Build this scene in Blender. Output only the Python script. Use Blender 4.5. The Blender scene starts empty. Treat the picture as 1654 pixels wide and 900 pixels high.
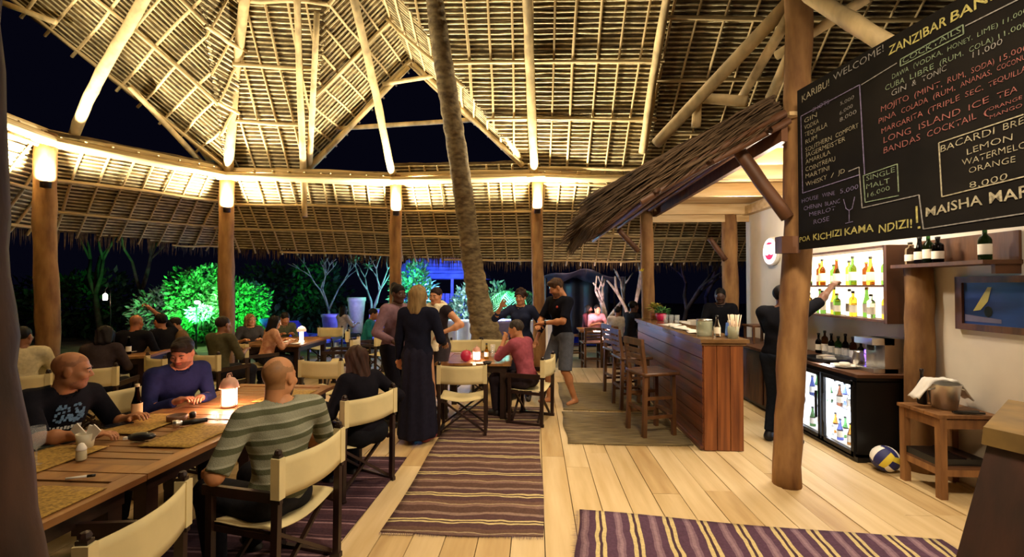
import bpy, math, random
import numpy as np
from mathutils import Vector, Matrix
random.seed(7); rng = np.random.default_rng(7)
sc = bpy.context.scene; COL = sc.collection; D2R = math.pi/180
# ------------------------------------------------------------------ camera
EYE = 1.62; F = 735.0; YAW = 2.96*D2R; PIT = 1.01*D2R
cd = bpy.data.cameras.new('camera'); cam = bpy.data.objects.new('camera', cd); COL.objects.link(cam)
cam.location = (0, 0, EYE); cam.rotation_euler = (math.pi/2+PIT, 0, YAW)
cd.sensor_width = 36; cd.lens = F/1654*36; cd.clip_start = .05; cd.clip_end = 300
sc.camera = cam
_r = Vector((math.cos(YAW), math.sin(YAW), 0))
_f = Vector((-math.sin(YAW)*math.cos(PIT), math.cos(YAW)*math.cos(PIT), math.sin(PIT)))
_u = _r.cross(_f)
def ray(px, py): return _f + _r*((px-827)/F) + _u*((450-py)/F)
def W(px, py, Y):
    d = ray(px, py); return Vector((0, 0, EYE)) + d*(Y/d.y)
def G(px, py, z):
    d = ray(px, py); return Vector((0, 0, EYE)) + d*((z-EYE)/d.z)
def XY(px, Y): p = W(px, 463, Y); return (p.x, Y)
# ------------------------------------------------------------------ world, exposure
w = bpy.data.worlds.new('night'); sc.world = w; w.use_nodes = True
w.node_tree.nodes['Background'].inputs[0].default_value = (.0035, .0035, .011, 1)
w.node_tree.nodes['Background'].inputs[1].default_value = .35
vs = sc.view_settings; vs.view_transform = 'Standard'; vs.look = 'None'; vs.gamma = 1; vs.exposure = 0.28
vs.use_curve_mapping = False
# ------------------------------------------------------------------ lamps
def aim(o, to):
    d = Vector(to)-o.location; o.rotation_euler = d.to_track_quat('-Z', 'Y').to_euler()
def lamp(kind, loc, power, col, size=.1, to=None, cone=None, blend=.5, shape=None):
    l = bpy.data.lights.new('lamp_light', kind); o = bpy.data.objects.new('lamp_light', l); COL.objects.link(o)
    o.location = loc; l.energy = power; l.color = col
    if kind == 'AREA':
        l.size = size
        if cone: l.spread = cone*D2R
        if shape: l.shape = 'RECTANGLE'; l.size, l.size_y = shape
    else: l.shadow_soft_size = size
    if cone and kind == 'SPOT': l.spot_size = cone*D2R; l.spot_blend = blend
    if to is not None: aim(o, to)
    return o
WARM = (1, .80, .50); AMB = (1, .66, .36)
ZB = 3.75
# unseen area lights without fixtures, added overhead to brighten floor and people
lamp('AREA', (.95, 1.3, 3.5), 84, (1, .80, .55), .5, (1.1, 3.4, 0), 140)
lamp('AREA', (-2.6, 3.8, 5.4), 24, (1, .70, .42), .6, (-2.6, 4.4, 0), 130)
lamp('AREA', (.3, 5.6, 5.6), 52, (1, .80, .55), .6, (.1, 6.2, 0), 120)
# bar lamps under the bar ceiling
lamp('AREA', (2.75, 4.4, 2.72), 26, (1, .88, .70), .3, (2.7, 5.1, 1.0))
lamp('POINT', (2.3, 4.35, 2.55), 34, (1, .86, .66), .06)
lamp('POINT', (2.7, 6.1, 2.62), 26, (1, .86, .66), .06)
lamp('POINT', (2.75, 2.75, 2.5), 18, (1, .82, .64), .08)
# garden lamps
lamp('SPOT', W(300, 520, 11.9), 420, (.05, 1, .16), .06, W(318, 470, 13.4), 95, .6)
lamp('SPOT', W(402, 520, 11.9), 330, (.05, 1, .16), .06, W(388, 472, 13.4), 90, .6)
lamp('POINT', W(345, 462, 12.4), 45, (.05, 1, .18), .06)
lamp('POINT', W(326, 484, 12.35), 34, (.85, 1, .92), .05)
lamp('SPOT', W(250, 560, 11), 130, (.8, .95, 1), .06, W(258, 500, 13.2), 34, .5)
lamp('POINT', W(700, 480, 14.4), 620, (.09, .14, 1), .1)
lamp('POINT', W(575, 492, 11.6), 60, (.22, .24, 1), .1)
lamp('POINT', W(650, 452, 13.2), 65, (.08, .95, .85), .1)
lamp('POINT', W(775, 478, 12.2), 150, (.55, .75, 1), .1)
lamp('POINT', W(815, 470, 12.6), 55, (.2, .95, .95), .1)
lamp('POINT', W(800, 520, 11.7), 190, (.3, .42, 1), .1)
lamp('SPOT', W(975, 545, 9.8), 1300, (1, .68, .78), .08, W(990, 480, 12.2), 62, .6)
lamp('POINT', W(965, 470, 10.2), 20, (1, .68, .55), .1)
lamp('SPOT', (1.0, 9.6, 3.9), 420, (1, .74, .48), .06, W(965, 572, 10.4), 75, .6)
# ------------------------------------------------------------------ materials
def lin(c):
    if isinstance(c, str): c = [int(c[i:i+2], 16)/255 for i in (0, 2, 4)]
    return tuple((x/12.92 if x <= .04045 else ((x+.055)/1.055)**2.4) for x in c)+(1,)
MATS = {}
def mat(name, col, rough=.7, var=.25, scale=(8, 8, 8), metal=0, bump=0, col2=None, emit=0, trans=0, alpha=1, detail=4, coord='Object', spec=None):
    if name in MATS: return MATS[name]
    m = bpy.data.materials.new(name); m.use_nodes = True; MATS[name] = m
    nt = m.node_tree; b = nt.nodes['Principled BSDF']
    b.inputs['Roughness'].default_value = rough; b.inputs['Metallic'].default_value = metal
    c = lin(col)
    if spec is not None: b.inputs['Specular IOR Level'].default_value = spec
    if var or col2:
        tc = nt.nodes.new('ShaderNodeTexCoord'); mp = nt.nodes.new('ShaderNodeMapping'); nz = nt.nodes.new('ShaderNodeTexNoise')
        mp.inputs['Scale'].default_value = scale; nz.inputs['Scale'].default_value = 1; nz.inputs['Detail'].default_value = detail
        cr = nt.nodes.new('ShaderNodeValToRGB')
        nt.links.new(tc.outputs[coord], mp.inputs[0]); nt.links.new(mp.outputs[0], nz.inputs['Vector']); nt.links.new(nz.outputs['Fac'], cr.inputs[0])
        c2 = lin(col2) if col2 else tuple(x*(1-2*var) for x in c[:3])+(1,)
        cr.color_ramp.elements[0].position = .3; cr.color_ramp.elements[1].position = .7
        cr.color_ramp.elements[0].color = c2
        cr.color_ramp.elements[1].color = c if col2 else tuple(min(1, x*(1+var)) for x in c[:3])+(1,)
        nt.links.new(cr.outputs[0], b.inputs['Base Color'])
        if bump:
            bp = nt.nodes.new('ShaderNodeBump'); bp.inputs['Strength'].default_value = bump; bp.inputs['Distance'].default_value = .02
            nt.links.new(nz.outputs['Fac'], bp.inputs['Height']); nt.links.new(bp.outputs[0], b.inputs['Normal'])
    else: b.inputs['Base Color'].default_value = c
    if emit:
        b.inputs['Emission Color'].default_value = c; b.inputs['Emission Strength'].default_value = emit
    if trans: b.inputs['Transmission Weight'].default_value = trans
    return m
def glassy(name, col, alpha=.25, rough=.05):
    if name in MATS: return MATS[name]
    m = bpy.data.materials.new(name); m.use_nodes = True; MATS[name] = m; nt = m.node_tree
    b = nt.nodes['Principled BSDF']; b.inputs['Base Color'].default_value = lin(col); b.inputs['Roughness'].default_value = rough
    b.inputs['Alpha'].default_value = alpha; return m
def stripes(name, axis, freq, ramp, rough=.9, rot=0.0, weave=60):
    m = bpy.data.materials.new(name); m.use_nodes = True; MATS[name] = m; nt = m.node_tree; b = nt.nodes['Principled BSDF']
    b.inputs['Roughness'].default_value = rough; b.inputs['Specular IOR Level'].default_value = .15
    tc = nt.nodes.new('ShaderNodeTexCoord'); mp = nt.nodes.new('ShaderNodeMapping'); mp.inputs['Rotation'].default_value = (rot, 0, 0) if axis == 2 else (0, 0, rot)
    nz = nt.nodes.new('ShaderNodeTexNoise'); nz.inputs['Scale'].default_value = 5
    sx = nt.nodes.new('ShaderNodeSeparateXYZ'); mu = nt.nodes.new('ShaderNodeMath'); mu.operation = 'MULTIPLY'; mu.inputs[1].default_value = freq
    ad = nt.nodes.new('ShaderNodeMath'); ad.operation = 'MULTIPLY_ADD'; ad.inputs[1].default_value = .18
    fr = nt.nodes.new('ShaderNodeMath'); fr.operation = 'FRACT'; cr = nt.nodes.new('ShaderNodeValToRGB'); cr.color_ramp.interpolation = 'CONSTANT'
    L = nt.links.new
    L(tc.outputs['Object'], mp.inputs[0]); L(mp.outputs[0], sx.inputs[0]); L(mp.outputs[0], nz.inputs['Vector'])
    L(sx.outputs[axis], mu.inputs[0]); L(nz.outputs['Fac'], ad.inputs[0]); L(mu.outputs[0], ad.inputs[2]); L(ad.outputs[0], fr.inputs[0]); L(fr.outputs[0], cr.inputs[0])
    el = cr.color_ramp.elements
    while len(el) > 1: el.remove(el[0])
    for i, (p, c) in enumerate(ramp):
        e = el[0] if i == 0 else el.new(p)
        e.position = p; e.color = lin(c)
    w2 = nt.nodes.new('ShaderNodeTexNoise'); w2.inputs['Scale'].default_value = weave; mx = nt.nodes.new('ShaderNodeMix'); mx.data_type = 'RGBA'; mx.blend_type = 'MULTIPLY'
    mx.inputs[0].default_value = .6; L(tc.outputs['Object'], w2.inputs['Vector']); L(cr.outputs[0], mx.inputs[6]); L(w2.outputs['Fac'], mx.inputs[7]); 
    gm = nt.nodes.new('ShaderNodeGamma'); gm.inputs[1].default_value = .8
    L(mx.outputs[2], gm.inputs[0]); L(gm.outputs[0], b.inputs['Base Color'])
    bp = nt.nodes.new('ShaderNodeBump'); bp.inputs['Strength'].default_value = .5; bp.inputs['Distance'].default_value = .006
    L(w2.outputs['Fac'], bp.inputs['Height']); L(bp.outputs[0], b.inputs['Normal'])
    return m
M_thatch = mat('palm_thatch', '7d6842', .9, 0, (5, 5, 22), col2='33261a', bump=.4, detail=6)  # strip colour darkened against the ribs to deepen the shaded gaps between rows
M_rib = mat('thatch_rib', 'd9cba0', .8, .25, (9, 9, 9))
M_shag = mat('shaggy_thatch', '6b5338', .95, 0, (14, 14, 14), col2='2a1c14', detail=6)
M_pole = mat('peeled_pole', 'cdb484', .7, .22, (6, 6, 2.5), bump=.25)
M_post = mat('bark_post', 'a07848', .8, 0, (9, 9, 2.6), col2='6a4524', bump=.6, detail=8)
M_palm = mat('palm_bark', '8c7a56', .9, 0, (10, 10, 22), col2='4c3c28', bump=.6)
M_floor = mat('floor_boards', 'd2b88a', .6, 0, (11, 1.1, 5), col2='b99c6a', bump=.12, detail=8)
M_floor2 = mat('floor_boards_dark', 'c9ac7a', .6, 0, (12, 1.3, 5), col2='ad8d5c', bump=.12, detail=8)
M_floor3 = mat('floor_boards_pale', 'd8c094', .6, 0, (10, .9, 5), col2='c0a372', bump=.12, detail=8)
M_gap = mat('joint_dark', '2a1c10', .9, 0)
M_plaster = mat('white_plaster', 'e2d8c6', .9, .04, (3, 3, 3), bump=.12)
M_bar = mat('bar_mahogany', '7a4526', .32, 0, (3, 1.2, 24), col2='3c1c10', bump=.1, detail=8)
M_barend = mat('bar_end_boards', '96592f', .4, 0, (22, 5, 1.3), col2='5e3018', bump=.1, detail=8)
M_bartop = mat('bar_counter_top', '7a5a38', .25, .2, (8, 1.5, 8))
M_table = mat('teak_slats', '94683a', .42, 0, (2.5, 18, 8), col2='6a4524', bump=.1, detail=7)
M_tframe = mat('teak_frame', 'a0723e', .42, 0, (14, 2, 8), col2='74492a', bump=.1, detail=7)
M_dark = mat('dark_chair_wood', '2a1711', .4, .3, (12, 12, 4))
M_stool = mat('stool_wood', '5c3a1e', .45, .3, (10, 10, 3))
M_canvas = mat('cream_canvas', 'd6c592', .85, .05, (5, 5, 5), bump=.1)
M_mat = mat('reed_mat', '8d7b54', .95, 0, (4, 45, 4), col2='4a3c26', bump=.6, detail=6)
M_pine = mat('pale_pine', 'd8bf90', .6, 0, (1.4, 14, 14), col2='b3905c', bump=.1, detail=6)
M_brownwood = mat('brown_wood', '6b4426', .55, 0, (3, 16, 3), col2='43281a', bump=.15, detail=6)
M_board = mat('chalkboard_black', '15120f', .85, .25, (3, 3, 3), detail=6, spec=.12)
M_black = mat('black_plastic', '0c0b0d', .4, 0)
M_steel = mat('brushed_steel', 'dcdad6', .32, 0, metal=1)
M_white = mat('white_cloth', 'efe9dc', .8, .03, (6, 6, 6))
M_soil = mat('night_sand', '8c7856', .95, .3, (1.5, 1.5, 1.5), bump=.4)
M_leafg = mat('bush_leaf', '7cbc6c', .4, 0, (7, 7, 7), col2='2c4a2c')  # bright and dark blotches in the colour stand in for highlights and shade
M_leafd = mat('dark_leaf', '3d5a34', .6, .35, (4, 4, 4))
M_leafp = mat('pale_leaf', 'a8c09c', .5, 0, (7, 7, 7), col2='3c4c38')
M_branch = mat('pale_branch', 'a89a8c', .8, .25, (8, 8, 8))
M_dbranch = mat('dark_branch', '4e4036', .85, .25, (8, 8, 8))
M_violet = mat('violet_pot', '9a92c8', .6, .1)
M_bluethatch = mat('blue_lit_thatch', '7f8fd0', .7, .2, (3, 3, 3))  # hut roof thatch with the blue light put into its colour
M_dtarp = mat('dark_tarp', '2c2a30', .45, .3, (3, 3, 3))
M_glow = mat('lantern_glow', 'fff0d8', .5, 0, emit=9)
M_glowp = mat('lantern_pink_glow', 'ffd9c4', .5, 0, emit=6)
M_flame = mat('candle_flame', 'ffd890', .5, 0, emit=14)
M_wax = mat('candle_wax', 'f4e8d0', .5, 0, emit=.6)
# ------------------------------------------------------------------ mesh builder
def mesh_from(name, V, Fc, mats, mi=None, smooth=False):
    me = bpy.data.meshes.new(name)
    me.from_pydata([tuple(v) for v in V], [], Fc)
    for m in (mats if isinstance(mats, (list, tuple)) else [mats]): me.materials.append(m)
    if mi is not None: me.polygons.foreach_set('material_index', mi)
    if smooth: me.polygons.foreach_set('use_smooth', [True]*len(me.polygons))
    me.update(); return me
def link(name, me, parent=None, loc=None):
    o = bpy.data.objects.new(name, me); COL.objects.link(o)
    if parent is not None: o.parent = parent
    if loc is not None: o.location = loc
    return o
class MB:
    def __init__(s): s.V = []; s.F = []; s.I = []
    def add(s, V, Fc, mi=0):
        n = len(s.V); s.V += [tuple(v) for v in V]; s.F += [tuple(i+n for i in f) for f in Fc]; s.I += [mi]*len(Fc)
    def box(s, c, d, rot=None, mi=0, taper=1.0):
        V = []
        for z in (-.5, .5):
            t = taper if z > 0 else 1
            for x, y in ((-.5, -.5), (.5, -.5), (.5, .5), (-.5, .5)):
                v = Vector((x*d[0]*t, y*d[1]*t, z*d[2]))
                if rot is not None: v = rot @ v
                V.append(v+Vector(c))
        s.add(V, [(3, 2, 1, 0), (4, 5, 6, 7), (0, 1, 5, 4), (1, 2, 6, 5), (2, 3, 7, 6), (3, 0, 4, 7)], mi); return s
    def bar(s, a, b, wx, wy, mi=0, up=(0, 0, 1)):
        a = Vector(a); b = Vector(b); z = (b-a); L = z.length; z.normalize(); u = Vector(up)
        if abs(z.dot(u)) > .98: u = Vector((0, 1, 0))
        x = u.cross(z).normalized(); y = z.cross(x)
        R = Matrix((x, y, z)).transposed(); return s.box((a+b)/2, (wx, wy, L), R, mi)
    def tube(s, P, R, n=8, mi=0, caps=True):
        P = [Vector(p) for p in P]
        if not hasattr(R, '__len__'): R = [R]*len(P)
        V = []; px = None
        for i, p in enumerate(P):
            t = (P[min(i+1, len(P)-1)]-P[max(i-1, 0)]).normalized()
            if px is None:
                a = Vector((1, 0, 0)) if abs(t.x) < .8 else Vector((0, 1, 0)); px = (a-t*a.dot(t)).normalized()
            else: px = (px-t*px.dot(t)).normalized()
            py = t.cross(px)
            V += [p+(px*math.cos(2*math.pi*k/n)+py*math.sin(2*math.pi*k/n))*R[i] for k in range(n)]
        Fc = [(i*n+k, i*n+(k+1) % n, (i+1)*n+(k+1) % n, (i+1)*n+k) for i in range(len(P)-1) for k in range(n)]
        if caps: Fc += [tuple(range(n-1, -1, -1)), tuple((len(P)-1)*n+k for k in range(n))]
        s.add(V, Fc, mi); return s
    def lathe(s, prof, n=16, c=(0, 0, 0), mi=0, caps=True):
        V = [(c[0]+r*math.cos(2*math.pi*k/n), c[1]+r*math.sin(2*math.pi*k/n), c[2]+z) for r, z in prof for k in range(n)]
        Fc = [(i*n+k, i*n+(k+1) % n, (i+1)*n+(k+1) % n, (i+1)*n+k) for i in range(len(prof)-1) for k in range(n)]
        if caps: Fc += [tuple(range(n-1, -1, -1)), tuple((len(prof)-1)*n+k for k in range(n))]
        s.add(V, Fc, mi); return s
    def ball(s, c, r, n=12, mi=0):
        r = r if hasattr(r, '__len__') else (r, r, r); m = n//2
        V = [(c[0], c[1], c[2]-r[2])]
        for i in range(1, m):
            a = -math.pi/2+math.pi*i/m
            V += [(c[0]+r[0]*math.cos(a)*math.cos(2*math.pi*k/n), c[1]+r[1]*math.cos(a)*math.sin(2*math.pi*k/n), c[2]+r[2]*math.sin(a)) for k in range(n)]
        V.append((c[0], c[1], c[2]+r[2]))
        Fc = [(0, 1+(k+1) % n, 1+k) for k in range(n)]
        Fc += [(1+i*n+k, 1+i*n+(k+1) % n, 1+(i+1)*n+(k+1) % n, 1+(i+1)*n+k) for i in range(m-2) for k in range(n)]
        t = len(V)-1; b = 1+(m-2)*n; Fc += [(b+k, b+(k+1) % n, t) for k in range(n)]
        s.add(V, Fc, mi); return s
    def sheet(s, f, nu, nv, th=.004, mi=0):
        """closed thin sheet through f(u,v)"""
        P = [[Vector(f(i/nu, j/nv)) for i in range(nu+1)] for j in range(nv+1)]
        N = []
        for j in range(nv+1):
            row = []
            for i in range(nu+1):
                du = P[j][min(i+1, nu)]-P[j][max(i-1, 0)]; dv = P[min(j+1, nv)][i]-P[max(j-1, 0)][i]
                row.append(du.cross(dv).normalized()*th/2)
            N.append(row)
        q = nu+1; A = [P[j][i]+N[j][i] for j in range(nv+1) for i in range(q)]; B = [P[j][i]-N[j][i] for j in range(nv+1) for i in range(q)]
        n = len(A); Fc = []
        for j in range(nv):
            for i in range(nu):
                a = j*q+i; Fc.append((a, a+1, a+q+1, a+q)); Fc.append((n+a, n+a+q, n+a+q+1, n+a+1))
        for i in range(nu):
            Fc.append((i, n+i, n+i+1, i+1)); a = nv*q+i; Fc.append((a, a+1, n+a+1, n+a))
        for j in range(nv):
            a = j*q; Fc.append((a, a+q, n+a+q, n+a)); a = j*q+nu; Fc.append((a, n+a, n+a+q, a+q))
        s.add(A+B, Fc, mi); return s
    def mesh(s, name, m, smooth=False): return mesh_from(name, s.V, s.F, m, s.I, smooth)
    def build(s, name, m, parent=None, smooth=False, loc=None): return link(name, s.mesh(name, m, smooth), parent, loc)
def tag(o, label=None, cat=None, group=None, kind=None):
    if label: o['label'] = label
    if cat: o['category'] = cat
    if group: o['group'] = group
    if kind: o['kind'] = kind
    return o
def thing(name, label, cat, loc=(0, 0, 0), rotz=0, group=None):
    o = bpy.data.objects.new(name, None); COL.objects.link(o); o.location = loc; o.rotation_euler = (0, 0, rotz); o.empty_display_size = .1
    return tag(o, label, cat, group)
def struct(name, mb, m, parent=None, smooth=False):
    o = mb.build(name, m, parent, smooth)
    if parent is None: o['kind'] = 'structure'
    return o
def copy_tree(o, parent=None):
    c = o.copy(); COL.objects.link(c); c.parent = parent
    for ch in list(o.children): copy_tree(ch, c)
    return c
# ------------------------------------------------------------------ wobbly sticks sharing a few meshes
def stick_meshes(m, n=6, rings=5, wob=.0):
    out = []
    for k in range(6):
        a = random.random()*6; b = random.random()*6; V = []
        for i in range(rings):
            t = i/(rings-1); e = math.sin(math.pi*t)**.7; x = math.sin(a+5*t)*wob*e; y = math.cos(b+4*t)*wob*e; r = 1+.13*random.uniform(-1, 1)
            V += [(x+r*math.cos(2*math.pi*q/n), y+r*math.sin(2*math.pi*q/n), t) for q in range(n)]
        Fc = [(i*n+q, i*n+(q+1) % n, (i+1)*n+(q+1) % n, (i+1)*n+q) for i in range(rings-1) for q in range(n)]+[tuple(range(n-1, -1, -1)), tuple((rings-1)*n+q for q in range(n))]
        out.append(mesh_from('stick', V, Fc, m, None, True))
    return out
ST_POLE = stick_meshes(M_pole, 6, 5, .9); ST_BIG = stick_meshes(M_pole, 10, 6, .25); ST_DARK = stick_meshes(M_brownwood, 6, 4, .6)
def stick(name, a, b, r, parent=None, pool=None):
    a = Vector(a); b = Vector(b); z = b-a; L = z.length; z.normalize()
    x = (Vector((1, 0, 0)) if abs(z.x) < .8 else Vector((0, 1, 0))); x = (x-z*x.dot(z)).normalized(); y = z.cross(x)
    o = bpy.data.objects.new(name, random.choice(pool or ST_POLE)); COL.objects.link(o)
    if parent is not None: o.parent = parent
    o.matrix_local = Matrix(((x.x*r, y.x*r, z.x*L, a.x), (x.y*r, y.y*r, z.y*L, a.y), (x.z*r, y.z*r, z.z*L, a.z), (0, 0, 0, 1)))
    return o
# ------------------------------------------------------------------ thatch panels
def clipline(poly2, axis, val):
    xs = []
    for i in range(len(poly2)):
        p, q = poly2[i], poly2[(i+1) % len(poly2)]
        if (p[axis]-val)*(q[axis]-val) < 0 or p[axis] == val:
            d = q[axis]-p[axis]
            if abs(d) < 1e-9: continue
            t = (val-p[axis])/d; xs.append(p[1-axis]+t*(q[1-axis]-p[1-axis]))
    return (min(xs), max(xs)) if len(xs) >= 2 else None
def thatch(parent, poly, inside, U=None, pitch=.075, raft=.31, purl=.95, rr=.021, pr=.033, ext=.05, mats=None, sag=0.0, pool=None, ragged=0.0, name='thatch'):
    """rows of makuti leaf strips on a planar convex polygon, with rafters (down-slope) and purlins (along the rows)"""
    poly = [Vector(p) for p in poly]; c = sum(poly, Vector())/len(poly); n = Vector()
    for i in range(len(poly)): n += (poly[i]-c).cross(poly[(i+1) % len(poly)]-c)
    n.normalize()
    if n.dot(Vector(inside)-c) < 0: n = -n           # n looks into the hall
    if U is None: U = Vector((0, 0, 1)).cross(n)
    U = Vector(U); U = (U-n*U.dot(n)).normalized(); Vv = n.cross(U)
    if Vv.z < 0: Vv = -Vv
    p2 = [((p-c).dot(U), (p-c).dot(Vv)) for p in poly]
    v0, v1 = min(p[1] for p in p2), max(p[1] for p in p2); u0, u1 = min(p[0] for p in p2), max(p[0] for p in p2)
    mb = MB(); v = v0
    def at(u, v, h): return c+U*u+Vv*v+n*h
    while v < v1:
        iv = clipline(p2, 1, v+pitch*.5)
        if iv and iv[1]-iv[0] > .04:
            a, b = iv[0]-ext, iv[1]+ext; ns = max(1, int((b-a)/.22)); V = []; hh = random.uniform(-.008, .008)
            for i in range(ns+1):
                u = a+(b-a)*i/ns; j = random.uniform(-.012, .012); k = random.uniform(-.008, .008)
                V += [at(u, v+j, .028+k+hh), at(u, v+pitch*1.25+j, -.02+hh), at(u, v+j-.012, .006+hh)]
            Fc = []
            for i in range(ns): a0 = i*3; Fc += [(a0, a0+3, a0+4, a0+1), (a0+2, a0+5, a0+3, a0)]
            mb.add(V, Fc, 0)
            # leaf midrib
            V = []; 
            for i in range(ns+1):
                u = a+(b-a)*i/ns; j = random.uniform(-.006, .006)
                V += [at(u, v+pitch*.5+j, .036), at(u, v+pitch*.5+.015+j, .022), at(u, v+pitch*.5-.015+j, .022)]
            Fc = [(i*3+q, i*3+(q+1) % 3, i*3+3+(q+1) % 3, i*3+3+q) for i in range(ns) for q in range(3)]
            mb.add(V, Fc, 1)
        v += pitch
    o = mb.build(name, mats or [M_thatch, M_rib], parent); o['kind'] = 'stuff'
    out = []
    if raft:
        u = u0+raft*.5
        while u < u1:
            iv = clipline(p2, 0, u)
            if iv and iv[1]-iv[0] > .25: out.append(stick('rafter', at(u, iv[0]-.1, .055), at(u+random.uniform(-.05, .05), iv[1], .055), rr*random.uniform(.85, 1.15), parent, pool))
            u += raft*random.uniform(.9, 1.1)
    if purl:
        v = v0+purl*.12
        while v < v1:
            iv = clipline(p2, 1, v)
            if iv and iv[1]-iv[0] > .3: out.append(stick('purlin', at(iv[0]-.05, v, .055+rr+pr*.8), at(iv[1]+.05, v+random.uniform(-.04, .04), .055+rr+pr*.8), pr*random.uniform(.9, 1.1), parent, pool))
            v += purl
    return o
# ================================================================== SETTING
HALL = Vector((-1.5, 2.5, 2.0))
P2 = G(367, 281, ZB); L1 = G(75, 222, ZB); P3 = G(640, 289, ZB); P4 = G(868, 284, ZB); C5 = G(1042, 285, ZB); L0 = G(0, 194, ZB)
LM = L1+(L0-L1).normalized()*3.6
# ---- floor
fl = MB().box((-2.35, 3.6, -.06), (11.9, 11.2, .06)); floor = struct('floor', fl, M_gap)
PW = .213; x = -8.25; k = 0
while x < 3.55:
    y = -2+random.uniform(-1.6, 0)
    while y < 9.1:
        L = random.uniform(2.4, 4.2); a, b = max(y, -1.9), min(y+L, 9.15)
        if b-a > .25:
            o = MB().box((x+PW/2, (a+b)/2, -.016), (PW-.006, b-a-.005, .032)).build('plank', random.choice([M_floor, M_floor, M_floor2, M_floor3]), floor); k += 1
            o.rotation_euler = (0, random.uniform(-.002, .002), 0)
        y += L
    x += PW
gnd = MB()
N = 40
def gz(x, y): return -.14+.03*math.sin(x*1.3)*math.cos(y*1.1)
V = [(-34+68*i/N, 2+46*j/N, gz(-34+68*i/N, 2+46*j/N)) for j in range(N+1) for i in range(N+1)]
gnd.add(V, [(j*(N+1)+i, j*(N+1)+i+1, (j+1)*(N+1)+i+1, (j+1)*(N+1)+i) for j in range(N) for i in range(N)])
struct('ground', gnd, M_soil, smooth=True)
# ---- plaster wall behind the bar
WX = 3.52
wr = MB().box((WX+.1, 3.2, 1.55), (.2, 9.2, 3.1)); struct('wall_right', wr, M_plaster)
# ---- the thatched roof
ceil = bpy.data.objects.new('ceiling', None); COL.objects.link(ceil); tag(ceil, 'high raised thatch roof of palm leaf rows on peeled poles', kind='structure')
up = Vector((0, 0, .1))
V2 = W(490, 276, 8.85); V4 = W(846, 264, 8.8); AP = W(665, 100, 8.85); MM = W(550, -150, 6.2)
HM = P2+(W(396, 0, 6.9)-P2)*1.42
APL = W(-40, -45, 5.9); ML = Vector((-4.45, 5.4, 7.1))
C5t = C5+(W(1078, 0, 6.9)-C5)*1.42
C6 = Vector((9.0, 9.6, 3.75)); C6t = Vector((8.5, 6.0, 7.1))
thatch(ceil, [P2+up, V2, MM, HM], HALL)
thatch(ceil, [P2+up, HM, ML], HALL, U=(P2-Vector((-6.6, 2.6, ZB))), raft=.34)
thatch(ceil, [V2, AP, MM], HALL, U=AP-V2, raft=.34)
thatch(ceil, [V4, AP, MM], HALL, U=AP-V4, raft=.34)
thatch(ceil, [V4, P4+Vector((.3, 0, .1)), C5+up, C5t, MM], HALL, U=(1, .02, 0), raft=.35)
thatch(ceil, [C5+up, C6, C6t, C5t], HALL, raft=.42)
thatch(ceil, [P2+up, APL, ML], HALL, U=APL-P2, raft=.33)
thatch(ceil, [Vector((-6.6, 2.6, ZB)), APL, ML], HALL, U=APL-Vector((-6.6, 2.6, ZB)), raft=.4)
RB, RA = Vector((1.6, 2.2, 10.6)), Vector((-2.6, 2.2, 10.6))
thatch(ceil, [HM, MM, C5t, RB, RA], HALL, pitch=.16, raft=.6, purl=1.2)
thatch(ceil, [ML, HM, RA], HALL, pitch=.16, raft=.6, purl=1.2)
thatch(ceil, [Vector((-6.6, 2.6, ZB)), ML, RA, Vector((-5.6, -3, ZB))], HALL, pitch=.16, raft=.6, purl=1.2)
thatch(ceil, [C5t, C6t, RB], HALL, pitch=.16, raft=.6, purl=1.2)
# ---- eave skirt roofs below the ring beam
EV = {'LM': None}
def out(p, px, py, Y): return W(px, py, Y)
E1 = W(70, 372, 6.95); E2 = W(350, 396, 9.55); E3 = W(640, 413, 10.2); E4 = W(872, 421, 10.1); E5 = W(1046, 421, 10.2); E6 = W(1330, 421, 10.6); E0 = LM+(E1-L1)
eave = bpy.data.objects.new('trim_1', None); COL.objects.link(eave); tag(eave, 'low sloping thatch eave skirt hung outside the ring of posts', kind='structure')
RING = [LM, L1, P2, P3, P4, C5, Vector((7.2, 9.4, ZB))]; EAV = [E0, E1, E2, E3, E4, E5, W(1500, 421, 11)]
fr = MB()
for i in range(len(RING)-1):
    a, b, c, d = RING[i], RING[i+1], EAV[i+1], EAV[i]
    o_ = ((c+d)/2-(a+b)/2).normalized()
    rise = .22 if i == 3 else .06
    a2 = a+Vector((0, 0, rise))-o_*.05; b2 = b+Vector((0, 0, rise))-o_*.05
    thatch(eave, [a2, b2, c, d], HALL+Vector((0, 0, -1)), U=(b-a), raft=.30, purl=.62, rr=.02, pr=.026, pitch=.07)
    # ragged leaf fringe along the eave
    L = (c-d).length; n = int(L/.022)
    for q in range(n):
        t = q/n; p = d+(c-d)*t+Vector((random.uniform(-.02, .02), random.uniform(-.1, .1), .02)); l = random.uniform(.14, .30); wv = (c-d).normalized()*.014
        e = p+o_*l*.25-Vector((0, 0, l))+wv*random.uniform(-1.5, 1.5)
        fr.add([p-wv, p+wv, e], [(0, 1, 2)])
o = fr.build('leaf_fringe', M_shag, eave); o['kind'] = 'stuff'
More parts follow.
